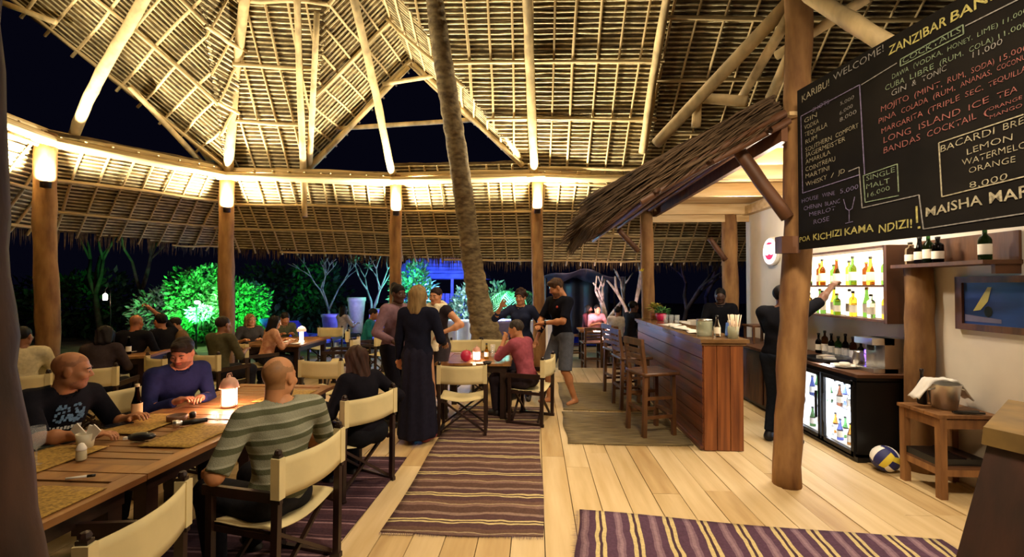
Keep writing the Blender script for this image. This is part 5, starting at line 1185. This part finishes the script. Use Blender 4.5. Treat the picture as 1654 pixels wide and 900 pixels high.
# ---- the long table
pm = person('shaven headed person in black printed t-shirt leaning on the near table', -3.12, 2.72, 8, 1.76, 'sit', lean=16, twist=-18, head=(46, -4), hands=((.22, .50, .80), (-.18, .48, .80)), skinc='a8714c', hair=('bald', '2a1c14'), stubble='96623f', beard='9a6446', top=('15151c', .92), bottom=('trousers', '2a2c36'), vox=N_)
def print_on(d, rows, m, w=.2, h=.14, zc=.36, xo=0):
    b = MB()
    for (u, v, du, dv) in rows:
        c = d['pel']+d['up']*(zc+v*h)*d['s']+d['lat']*(xo+u*w)+d['fwd']*.0
        # push to the chest surface
        r = math.sqrt(max(0, 1-((xo+u*w)/.185)**2)); z_ = (zc+v*h-.35)/.185; r *= math.sqrt(max(0, 1-z_*z_)); c = c+d['fwd']*(.129*d['s']*r+.012)
        A = d['lat']*du*w/2; B = d['up']*dv*h/2; F_ = d['fwd']*.002
        b.add([c-A-B, c+A-B, c+A+B, c-A+B, c-A-B+F_, c+A-B+F_, c+A+B+F_, c-A+B+F_], [(3, 2, 1, 0), (4, 5, 6, 7), (0, 1, 5, 4), (1, 2, 6, 5), (2, 3, 7, 6), (3, 0, 4, 7)])
    return b.build('shirt_print', m, d['root'])
rr = random.Random(4)
print_on(pm, [(rr.uniform(-.42, .42), rr.uniform(-.2, .6), .08, .11) for _ in range(60)], mat('print_blue', '5a7fa0', .8, .2, (30, 30, 30)))
print_on(pm, [(-.45+.1*k, -.5+.03*(k % 2), .07, .16) for k in range(10)], mat('print_white', 'c8c8c0', .8, .1))
person('dark haired person in a navy sweater looking down at the long table', -3.02, 3.66, -34, 1.74, 'sit', lean=16, twist=6, head=(-46, -20), hands=((.10, .44, .80), (-.06, .46, .80)), skinc='b4765a', hair=('neat', '241812'), beard='7a4c38', top=('23264e', 1.9), bottom=('trousers', '23263a'), vox=N_)
person('bald bearded person in a striped polo shirt with back to us', -1.43, 2.49, 156, 1.84, 'sit', lean=-1, twist=-14, zoff=-.045, head=(-58, -4), hands=((.24, .26, .74), (-.25, .26, .72)), poles=((.9, -.9, -.6), (-.9, -.9, -.6)), skinc='bb8258', hair=('bald', '3a281c'), stubble='94683f', beard='5a3c28', top=('8a8a70', .95), topmat=stripes('polo_stripes', 2, 1/.085, [(0, '8f8f76'), (.5, '4f5238'), (.86, 'a9a890')], weave=200), bottom=('trousers', '2a2a30'), vox=.011, eyes=False)
person('person with long dark brown hair in black, seated with back to us', -1.34, 3.60, 146, 1.66, 'sit', True, lean=15, twist=4, zoff=-.04, head=(-6, -8), hands=((.26, .22, .74), (-.22, .30, .76)), skinc='a87454', hair=('long', '38221a'), top=('15131a', 1.95), bottom=('trousers', '17171c'), vox=N_, eyes=False)
# ---- standing group
q = XY(636, 5.35); person('dark skinned person in a mauve knitted top, standing in profile', q[0], q[1], -25, 1.68, 'stand', True, lean=4, head=(-8, -4), hands=((.24, .22, 1.0), (-.16, .30, 1.02)), skinc='4a2c20', hair=('bun', '140f0e'), top=('7d6068', 1.95), hem=.16, bottom=('trousers', '1a1820'), vox=M_)
q = XY(675, 4.75); person('blond person in a navy top and long dark skirt with back to us', q[0], q[1], 82, 1.66, 'stand', True, lean=1, head=(-22, 0), hands=((.20, .26, 1.0), (-.26, .10, .78)), skinc='c08a66', hair=('bob', '8a7048'), top=('191a28', 1.95), hem=.10, bottom=('skirt', '211f2c'), shoes='a84a50', vox=M_, eyes=False)
q = XY(708, 5.75); sc_ = person('smiling dark haired person wrapped in a cream scarf', q[0], q[1], -118, 1.64, 'stand', True, lean=2, head=(12, -6), hands=((.20, .20, 1.04), (-.22, .18, 1.06)), poles=((1, -.4, -.2), (-1, -.4, -.2)), skinc='c08660', hair=('short', '2a1814'), top=('2a2428', .25), hem=.16, bottom=('trousers', '3a3438'), vox=M_)
def scarf(d, c):
    n = d['neck']+d['up']*.02; g = SDF(n-V3(.3, .3, .75), n+V3(.3, .3, .2), .014)
    for a in range(14):
        t0, t1 = a/14*6.283, (a+1)/14*6.283; f_ = lambda t: n+(d['lat']*math.cos(t)+d['fwd']*math.sin(t))*.088+d['up']*(.012*math.sin(3*t)-.01)-d['up']*.02*math.sin(t); g.cap(f_(t0), .034, f_(t1), .034, .02)
    for x, l in ((-.07, .55), (.065, .48)): p0 = n+d['lat']*x+d['fwd']*.10; g.cap(p0, .036, n+d['lat']*x*1.1+d['fwd']*.15-d['up']*l*.5, .045, .03); g.cap(n+d['lat']*x*1.1+d['fwd']*.15-d['up']*l*.5, .045, n+d['lat']*x*1.0+d['fwd']*.15-d['up']*l, .05, .03, c1=True)
    g.wrinkle(.004, 60, 2, .2); P, Q = g.mesh(); link('scarf', np_mesh('scarf', P, Q, [cloth(c)]), d['root'])
scarf(sc_, 'dccfae')
q = XY(842, 6.6); person('curly haired person in a loose dark tunic raising one hand', q[0], q[1], -100, 1.60, 'stand', True, lean=2, head=(-8, -4), hands=((.24, .24, 1.34), (-.24, .10, .86)), poles=((.8, -.3, -1), (-1, -.5, -.2)), curls=(.08, .4), skinc='b07a54', hair=('curly', '2c1a14'), top=('23283c', 1.5), hem=.30, bottom=('trousers', '23222c'), vox=M_)
q = (.37, 6.36); bm = person('barefoot person in black polo and grey shorts, hands together', q[0], q[1], -146, 1.76, 'stand', lean=6, twist=4, head=(-26, -24), hands=((.05, .36, 1.10), (-.04, .34, 1.13)), poles=((1, -.5, -.4), (-1, -.5, -.4)), curls=(.25, .25), skinc='b4784e', hair=('neat', '4a3424'), beard='7a5238', top=('15151d', .85), hem=.14, bottom=('shorts', '54565e', 1.0), shoes=None, vox=.013, feet=((.14, .12, .08), (-.12, -.12, .08)))
b = MB().ball(bm['pel']+bm['up']*.40*bm['s']+bm['lat']*(-.085)+bm['fwd']*.122, (.018, .018, .018), 8); b.build('chest_badge', mat('badge_red', 'b8402c', .7, .1), bm['root'], True)
b = MB(); w0 = bm['wr'][1]; e0 = bm['el'][1]; dd = nrm(w0-e0); b.tube([w0-dd*.035, w0-dd*.015], .032, 10); b.build('bracelet', M_black, bm['root'], True)
q = (-.10, 5.56); person('grey haired person in a pink shirt seated at the lantern table', q[0], q[1], 146, 1.74, 'sit', lean=14, twist=5, head=(12, -6), hands=((.22, .42, .80), (-.06, .34, 1.02)), poles=((.7, -.6, -.6), (-.6, .2, -1)), skinc='b0764c', hair=('short', '3c342e'), top=('8e4650', 1.6), hem=.10, bottom=('trousers', '2c242a'), vox=M_, eyes=False)
# ---- back left party
B_ = dict(vox=FV, eyes=False)
q = XY(44, 4.55); person('dark haired person at the far left edge, seen from behind', q[0]-.05, q[1], 130, 1.66, 'sit', head=(-20, 0), skinc='8a5a3e', hair=('short', '17110f'), top=('d0c4a0', 1.0), **B_)
q = XY(158, 5.0); person('hooded dark haired person in charcoal behind the black printed shirt', q[0], q[1], 112, 1.62, 'sit', True, lean=16, head=(10, -14), skinc='8a5a3e', hair=('messy', '1c1416'), top=('3a3032', 1.95), **B_)
q = XY(214, 6.15); person('bald person in a black jumper seen from behind at the back left', q[0], q[1], 100, 1.72, 'sit', lean=6, head=(0, -6), skinc='b06c48', hair=('bald', '2a1c14'), stubble='96603e', top=('17161c', 1.9), **B_)
q = XY(268, 6.5); person('person in black raising a forearm beside the bald person', q[0], q[1], 170, 1.72, 'sit', lean=6, head=(-10, 4), hands=((-.02, .30, 1.40), (-.2, .34, .8)), poles=((1, .3, -.4), (-.6, -.7, -.6)), curls=(1.0, .4), skinc='b07450', hair=('short', '1a1412'), top=('141318', 1.45), **B_)
q = XY(308, 6.9); person('person in a brown shirt at the back left table', q[0], q[1], 215, 1.60, 'sit', lean=18, head=(0, -12), skinc='a06c48', hair=('short', '241a14'), top=('6a5236', 1.2), **B_)
q = XY(354, 5.85); person('dark haired person in an olive shirt seen from behind', q[0], q[1], 76, 1.72, 'sit', lean=4, head=(0, 0), skinc='8a5c3e', hair=('short', '2a1e18'), top=('4e4a34', 1.2), **B_)
q = XY(404, 7.5); person('blond person smiling beside the post at the back', q[0], q[1], -50, 1.58, 'sit', True, lean=6, head=(20, 0), skinc='b88058', hair=('messy', '8a6c3c'), top=('3c3c3e', 1.5), vox=FV, eyes=True)
q = XY(430, 6.95); person('dark haired person in a peach patterned blouse at the candle table', q[0], q[1], 50, 1.60, 'sit', True, lean=12, head=(0, -8), hands=((.14, .36, .8), (-.14, .36, .8)), skinc='b07a54', hair=('bob', '120d0e'), top=('c8946c', 1.3), topmat=mat('peach_pattern', 'd0a07c', .85, 0, (13, 13, 13), col2='9a5c40'), **B_)
q = XY(452, 8.3); person('person in a dark olive jacket leaning over the candle table', q[0], q[1], -40, 1.68, 'sit', lean=24, head=(0, -20), skinc='a06c48', hair=('short', '1c1412'), top=('4a4e3a', 1.9), **B_)
q = XY(553, 10.4); person('dark long haired person in a pale top near the violet pots', q[0], q[1], 60, 1.62, 'sit', True, lean=2, head=(0, 0), skinc='8a5c48', hair=('long', '1a1416'), top=('a8a0ac', 1.0), **B_)
q = XY(590, 8.9); person('person in a teal hooded top seated in profile by the pool', q[0], q[1], 10, 1.68, 'sit', lean=14, head=(0, -4), skinc='9a6448', hair=('short', '1e1614'), top=('1f6a6c', 1.95), **B_)
# ---- behind the bar
q = (2.52, 4.88)
def tolocal(x, y, face, p): return tuple(Matrix.Rotation(-(face*D2R-math.pi/2), 3, 'Z') @ (Vector(p)-Vector((x, y, 0))))
bt = person('bartender in black behind the big post reaching for a bottle', q[0], q[1], 32, 1.67, 'stand', lean=7, twist=12, head=(-16, 6), hands=(tolocal(q[0], q[1], 32, W(1362, 446, 5.0)), (-.16, .36, .96)), poles=((.7, -.2, -.9), (-1, -.3, -.2)), curls=(.5, .4), skinc='6a4430', hair=('short', '120e0e'), top=('131318', 1.0), hem=.16, bottom=('trousers', '20242e'), shoes='15141a', vox=.013, eyes=False)
q = XY(1163, 7.15); person('dark skinned person in black standing behind the bar top', q[0], q[1], -110, 1.62, 'stand', lean=4, head=(0, -10), hands=((.2, .34, 1.0), (-.2, .34, 1.0)), skinc='3e261c', hair=('short', '0e0b0b'), top=('121217', 1.2), hem=.1, bottom=('trousers', '1c1c24'), vox=FV, eyes=False)
# ---- far right, outside
q = XY(996, 9.9); person('person in a grey shirt seated beyond the bar stools', q[0], q[1], 60, 1.66, 'sit', lean=4, skinc='6a4430', hair=('short', '17110f'), top=('a09890', 1.0), **B_)
q = XY(1017, 8.6); person('person in black sitting at the far end of the bar', q[0], q[1], 20, 1.66, 'sit', lean=6, skinc='4a2e22', hair=('short', '100c0c'), top=('141318', 1.2), seat=.62, **B_)
q = XY(962, 11.2); person('person in a pink shirt at the outdoor table', q[0], q[1], -70, 1.62, 'sit', lean=6, skinc='a06c50', hair=('short', '1a1412'), top=('c08088', 1.2), **B_)
q = XY(946, 11.4); person('dark haired person in a wine top at the outdoor table', q[0], q[1], -30, 1.60, 'sit', True, lean=6, skinc='7a5040', hair=('bob', '17110f'), top=('5a2a34', 1.2), **B_)
# ================================================================== GARDEN IN THE NIGHT
def leaf_cloud(n, radii, l, wd, seed, shell=.35):
    r = np.random.default_rng(seed); d = r.normal(size=(n, 3)); d /= np.linalg.norm(d, axis=1)[:, None]
    rad = (shell+(1-shell)*r.random(n)**.6)[:, None]; c = d*rad*np.array(radii)*(1+.18*np.sin(d[:, :1]*5+seed)*np.cos(d[:, 2:]*4))
    ax = d*.8+r.normal(size=(n, 3))*.6+np.array((0, 0, -.1)); ax /= np.linalg.norm(ax, axis=1)[:, None]; t = np.cross(ax, r.normal(size=(n, 3))); t /= np.linalg.norm(t, axis=1)[:, None]; nn = np.cross(ax, t)
    L = l*(.7+.6*r.random(n))[:, None]; w_ = wd*(.7+.6*r.random(n))[:, None]
    V = np.stack([c, c+ax*L*.45+t*w_+nn*w_*.3, c+ax*L-nn*w_*.2, c+ax*L*.45-t*w_+nn*w_*.3], 1).reshape(-1, 3)
    Q = np.arange(n*4).reshape(n, 4); return V, Q
def bush(name, label, loc, radii, n, l, wd, m, seed, cat='bush', stems=5):
    t = thing(name, label, cat, loc); V, Q = leaf_cloud(n, radii, l, wd, seed); V[:, 2] += radii[2]*1.02
    o = link('foliage', np_mesh('foliage', V, Q, [m], None, False), t); o['kind'] = 'stuff'
    for k in range(stems):
        a = k*2.4; MB().tube([(0.05*math.cos(a), .05*math.sin(a), -.2), (radii[0]*.25*math.cos(a), radii[1]*.25*math.sin(a), radii[2]*.6), (radii[0]*.6*math.cos(a), radii[1]*.6*math.sin(a), radii[2]*1.3)], [.03, .022, .01], 6).build('stem', M_dbranch, t, True)
    return t
def at(px, Y, z=-.14): x, y = XY(px, Y); return (x, y, z)
bush('leafy_bush', 'green-lit leafy bush right of the post, dense and round', at(392, 13.4), (.80, .85, .98), 3400, .15, .036, M_leafg, 1)
bush('leafy_bush', 'tall green-lit leafy bush left of the post', at(322, 13.6), (.95, .9, 1.2), 3800, .16, .036, M_leafg, 2)
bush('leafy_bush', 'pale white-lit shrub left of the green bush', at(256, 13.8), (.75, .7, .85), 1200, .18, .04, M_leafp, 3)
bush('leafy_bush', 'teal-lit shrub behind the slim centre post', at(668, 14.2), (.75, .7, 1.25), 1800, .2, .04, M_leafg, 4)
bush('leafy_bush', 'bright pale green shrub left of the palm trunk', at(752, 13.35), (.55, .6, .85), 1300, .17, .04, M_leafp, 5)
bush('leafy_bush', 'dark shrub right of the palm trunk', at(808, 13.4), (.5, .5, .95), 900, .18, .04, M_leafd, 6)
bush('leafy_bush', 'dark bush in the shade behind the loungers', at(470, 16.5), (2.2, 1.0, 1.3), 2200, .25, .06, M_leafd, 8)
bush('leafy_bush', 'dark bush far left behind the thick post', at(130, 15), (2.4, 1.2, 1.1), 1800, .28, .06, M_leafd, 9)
# white garden spot inside the green bush
gl = thing('garden_spotlight', 'small white garden spotlight glaring through the green bush', 'lamp', at(318, 12.3)); MB().tube([(0, 0, -.1), (0, 0, 1.16)], .02, 8).build('stake', M_dark, gl)
h = MB().lathe([(.03, -.08), (.07, .06), (.075, .08)], 14); o = h.build('housing', M_black, gl, True); o.location = (0, 0, 1.24); o.rotation_euler = (.5, .5, 0)
o = MB().lathe([(.002, .0), (.072, .0), (.072, .012), (.002, .013)], 14).build('lens', mat('spot_glow', 'e8fff0', .5, 0, emit=8), gl); o.location = (.04, -.03, 1.31); o.rotation_euler = (.5, .5, 0)
bush('leafy_bush', 'white-lit pale leaves glaring in the middle of the green bush', (at(326, 12.75)[0], 12.75, .55), (.34, .22, .30), 300, .12, .03, mat('white_lit_leaf', 'dfe8da', .5, .15, (9, 9, 9)), 31)  # near-white leaf colour stands in for the burst of white light
# branchy trees
def tree(name, label, loc, h, m, seed, spread=.55, depth=4, r0=.09, lean=(0, 0), cat='tree', leafm=None):
    r = random.Random(seed); b = MB(); tips = []
    def grow(p, d, l, r_, k):
        mid = p+d*l*.5+Vector((r.uniform(-1, 1), r.uniform(-1, 1), 0))*l*.06; e = p+d*l; b.tube([p, mid, e], [r_, r_*.85, r_*.7], 6 if k > 1 else 5)
        if k <= 0: tips.append(e); return
        for q in range(2 if k < depth else 3):
            a = r.uniform(0, 6.28); nd = (d+Vector((math.cos(a), math.sin(a), .25))*spread*r.uniform(.7, 1.3)).normalized(); grow(e, nd, l*r.uniform(.62, .82), r_*.66, k-1)
    t = thing(name, label, cat, loc); grow(Vector((0, 0, -.1)), Vector((lean[0], lean[1], 1)).normalized(), h*.36, r0, depth); b.build('trunk', m, t, True)
    if leafm:
        lb = MB()
        for e in tips:
            for q in range(7):
                a = r.random()*6.28; d = Vector((math.cos(a), math.sin(a), r.uniform(-.3, .6))).normalized(); s_ = Vector((0, 0, 1)).cross(d)*.03; lb.add([e, e+d*.10-s_, e+d*.22, e+d*.10+s_], [(0, 1, 2, 3)])
        lb.build('foliage', leafm, t)['kind'] = 'stuff'
    return t
tree('bare_tree', 'bare tree with forked pale branches at the far left', at(170, 13.5), 4.6, M_dbranch, 3, .4, 3, .10, (-.2, 0))
tree('bare_tree', 'thin bare tree left of the green bush', at(228, 14.5), 4.4, M_dbranch, 5, .45, 3, .09)
tree('bare_tree', 'bare white-barked tree behind the empty chairs', at(540, 13.6), 3.2, M_branch, 8, .6, 4, .05, (-.15, 0))
tree('bare_tree', 'many-stemmed pale frangipani tree left of the standing women', at(598, 13.2), 3.0, M_branch, 11, .5, 4, .055, (.05, 0), leafm=M_leafg)
tree('bare_tree', 'pink-lit bare tree with thick stubby branches near the bar', at(972, 12.0), 2.6, M_branch, 14, .7, 3, .085, (.12, 0))
tree('bare_tree', 'pink-lit upright bare trunk left of the bar post', at(1017, 11.6), 2.9, M_branch, 17, .4, 2, .09)
tree('bare_tree', 'dim bare tree seen between the two bar posts', at(1090, 14), 3.4, M_dbranch, 20, .75, 4, .09, (.3, 0))
tree('bare_tree', 'dark leafless tree at the far right behind the bar', at(1140, 16), 4.2, M_dbranch, 22, .6, 4, .1)
# small palm with fronds
sp_ = thing('small_palm', 'small cyan-lit palm with drooping fronds behind the curly haired woman', 'palm', at(832, 13.3)); MB().tube([(0, 0, -.2), (.02, 0, .8), (0, 0, 1.5)], [.09, .07, .06], 8).build('trunk', M_palm, sp_, True)
for k in range(13):
    a = k*2.4; b = MB(); P = [Vector((math.cos(a)*.95*t, math.sin(a)*.95*t, 1.5+.75*t-1.15*t*t)) for t in [i/8 for i in range(9)]]; b.tube(P, [.014]*8+[.006], 5)
    for i in range(1, 9):
        for s in (-1, 1):
            d = (P[i]-P[i-1]).normalized(); sd2 = d.cross(Vector((0, 0, 1))).normalized()*s
            for q in (0, .5): p = P[i-1].lerp(P[i], q); l = .34*math.sin(.4+2.3*(i+q)/10); e = p+sd2*l+d*l*.5-Vector((0, 0, l*.4)); wv = d*.02; b.add([p-wv, p+wv, e], [(0, 1, 2)])
    b.build('frond', M_leafg, sp_)
# blue-lit thatched hut beyond the pool
hut = thing('garden_hut', 'blue-lit thatch roofed hut beyond the pool', 'hut', at(716, 17.5)); 
rf = MB(); 
for k in range(12): z0, z1 = 2.05+k*.13, 2.05+(k+1)*.13+.05; x0, x1 = 1.75-k*.11, 1.75-(k+1)*.11+.03; rf.add([(-x0, -1.1+k*.075, z0), (x0, -1.1+k*.075, z0), (x1, -1.1+(k+1)*.075-.03, z1), (-x1, -1.1+(k+1)*.075-.03, z1), (-x0, 1.1-k*.075, z0), (x0, 1.1-k*.075, z0), (x1, 1.1-(k+1)*.075, z1), (-x1, 1.1-(k+1)*.075, z1)], [(0, 1, 2, 3), (5, 4, 7, 6), (4, 0, 3, 7), (1, 5, 6, 2)])
rf.build('roof', M_bluethatch, hut)
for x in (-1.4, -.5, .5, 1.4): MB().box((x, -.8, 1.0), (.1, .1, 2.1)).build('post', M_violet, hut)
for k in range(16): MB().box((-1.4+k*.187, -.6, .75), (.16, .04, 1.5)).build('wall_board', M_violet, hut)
# low pool wall, loungers, pots
pw_ = thing('pool_wall', 'low white wall of the pool glowing blue behind the tables', 'wall', at(800, 12.4)); MB().box((0, 0, .35), (3.2, .18, .9)).build('wall_panel', mat('pool_white', 'd6d8e6', .7, .05), pw_); MB().box((0, 0, .82), (3.3, .26, .05)).build('coping', M_white, pw_)
for k in range(9): MB().box((-1.4+k*.35, -.12, .35), (.05, .06, .85)).build('pilaster', M_white, pw_)
pool = MB().box((-3.0, 17.0, -.10), (13, 7, .02)); t = pool.build('pool_water', mat('pool_water', '2a3a9a', .05, .15, (2, 2, 2))); tag(t, 'still dark blue pool water beyond the terrace', 'pool')
def lounger(label, px, Y, rot):
    t = thing('sun_lounger', label, 'lounger', at(px, Y), rot, None); MB().box((0, -.2, .38), (.62, 1.3, .06)).build('mattress', mat('lounger_blue', '4a56c0', .7, .1), t); o = MB().box((0, .3, 0), (.62, .7, .06)).build('backrest', mat('lounger_blue', '4a56c0', .7, .1), t); o.location = (0, .42, .38); o.rotation_euler = (.7, 0, 0)
    for x in (-.27, .27):
        for y in (-.75, .35): MB().box((x, y, .17), (.05, .05, .36)).build('leg', M_white, t)
lounger('blue sun lounger nearest the candle table', 500, 11.6, 1.1); lounger('blue sun lounger farther back by the violet pot', 470, 12.8, 1.2); lounger('blue sun lounger behind the teal hoodie', 588, 11.9, -1.0)
def pot(label, px, Y, r0, r1, h, m, z=-.14): simple('planter_pot', label, 'planter', at(px, Y, z), [('pot', MB().lathe([(r0, 0), (r1, h*.92), (r1*1.08, h*.93), (r1*1.08, h), (r1*.9, h), (r1*.85, h*.9), (.002, h*.88)], 18), m, True), ('soil', MB().lathe([(r1*.86, h*.9), (r1*.5, h*.93), (.002, h*.94)], 14), M_soil, True)])
pot('tall violet planter pot behind the empty chairs', 537, 12.2, .16, .27, 1.0, M_violet); pot('cream planter pot lit from above in front of the frangipani', 576, 12.8, .13, .24, 1.45, mat('cream_pot', 'c8c0a0', .7, .1))
pbx = simple('planter_box', 'long violet planter box left of the standing women', 'planter', at(632, 13.0), [('box', MB().box((0, 0, .55), (1.15, .4, 1.1)), M_violet, False), ('soil', MB().box((0, 0, 1.1), (1.05, .3, .04)), M_soil, False)])
pot('pale violet planter pot by the palm trunk', 808, 11.75, .22, .36, .9, M_violet)
# dark tarp shelter on the right
tp = thing('tarp_shelter', 'sagging dark tarpaulin shelter behind the man in shorts', 'shelter', at(945, 13.6)); MB().sheet(lambda u, v: (-1.3+2.4*u, -.8+1.6*v, 2.25-.5*abs(u-.45)-.25*math.sin(math.pi*v)+.05*math.sin(14*u+5*v)), 18, 10, .01).build('tarp', M_dtarp, tp, True)
MB().sheet(lambda u, v: (-.7+1.5*u, .5+.06*math.sin(18*u), 2.0-1.7*v), 16, 6, .01).build('side_flap', M_dtarp, tp, True)
for x, y in ((-1.2, -.75), (1.0, -.75), (-1.2, .75), (1.0, .75)): MB().tube([(x, y, -.1), (x*.98, y, 2.0)], .035, 8).build('pole', M_dbranch, tp, True)
q = XY(962, 10.6); ot = thing('outdoor_table', 'small outdoor table of the party beyond the bar', 'table', (q[0], q[1], -.1)); MB().box((0, 0, .72), (.8, .8, .04)).build('tabletop', M_tframe, ot)
for x in (-.33, .33):
    for y in (-.33, .33): MB().box((x, y, .35), (.06, .06, .7)).build('leg', M_dark, ot)
MB().box((0, 0, .745), (.3, .3, .01)).build('cloth', M_white, ot)
for (px, Y, h, lb) in [(955, 9.6, 95, 'outdoor chair with its back to us beyond the bar stools'), (990, 10.0, 60, 'outdoor chair of the person in grey'), (930, 10.9, 10, 'outdoor chair at the left of the outdoor table')]:
    q = XY(px, Y); c = copy_tree(s0); c.location = (q[0], q[1], -.12); c.rotation_euler = (0, 0, h*D2R-math.pi/2); c['label'] = lb; c['category'] = 'chair'; c['group'] = 'wooden chairs outside'; c.name = 'wooden_chair'; c.scale = (1, 1, .85)
# little lantern hanging far left
hl = thing('hanging_lantern', 'tiny glowing lantern hanging in the dark at the far left', 'lantern', tuple(W(170, 480, 12.5))); MB().lathe([(.05, -.09), (.055, -.07), (.055, .07), (.02, .11)], 12).build('glass', M_glow, hl, True); MB().tube([(0, 0, .1), (.0, .0, .22), (.08, 0, .3), (.16, 0, .2), (.17, 0, -.6), (.17, 0, -1.6)], .012, 6).build('hook_stake', M_dark, hl, True)
lamp('POINT', W(170, 488, 12.4), 3, (1, .7, .45), .05)
simple('yellow_flower', 'small yellow flower tied to the far bar post', 'flower', tuple(W(1037, 438, 7.48)), [('petals', leaves(14, .02, .06, .02, seed=21), mat('flower_yellow', 'd8c030', .6, .1), False)])
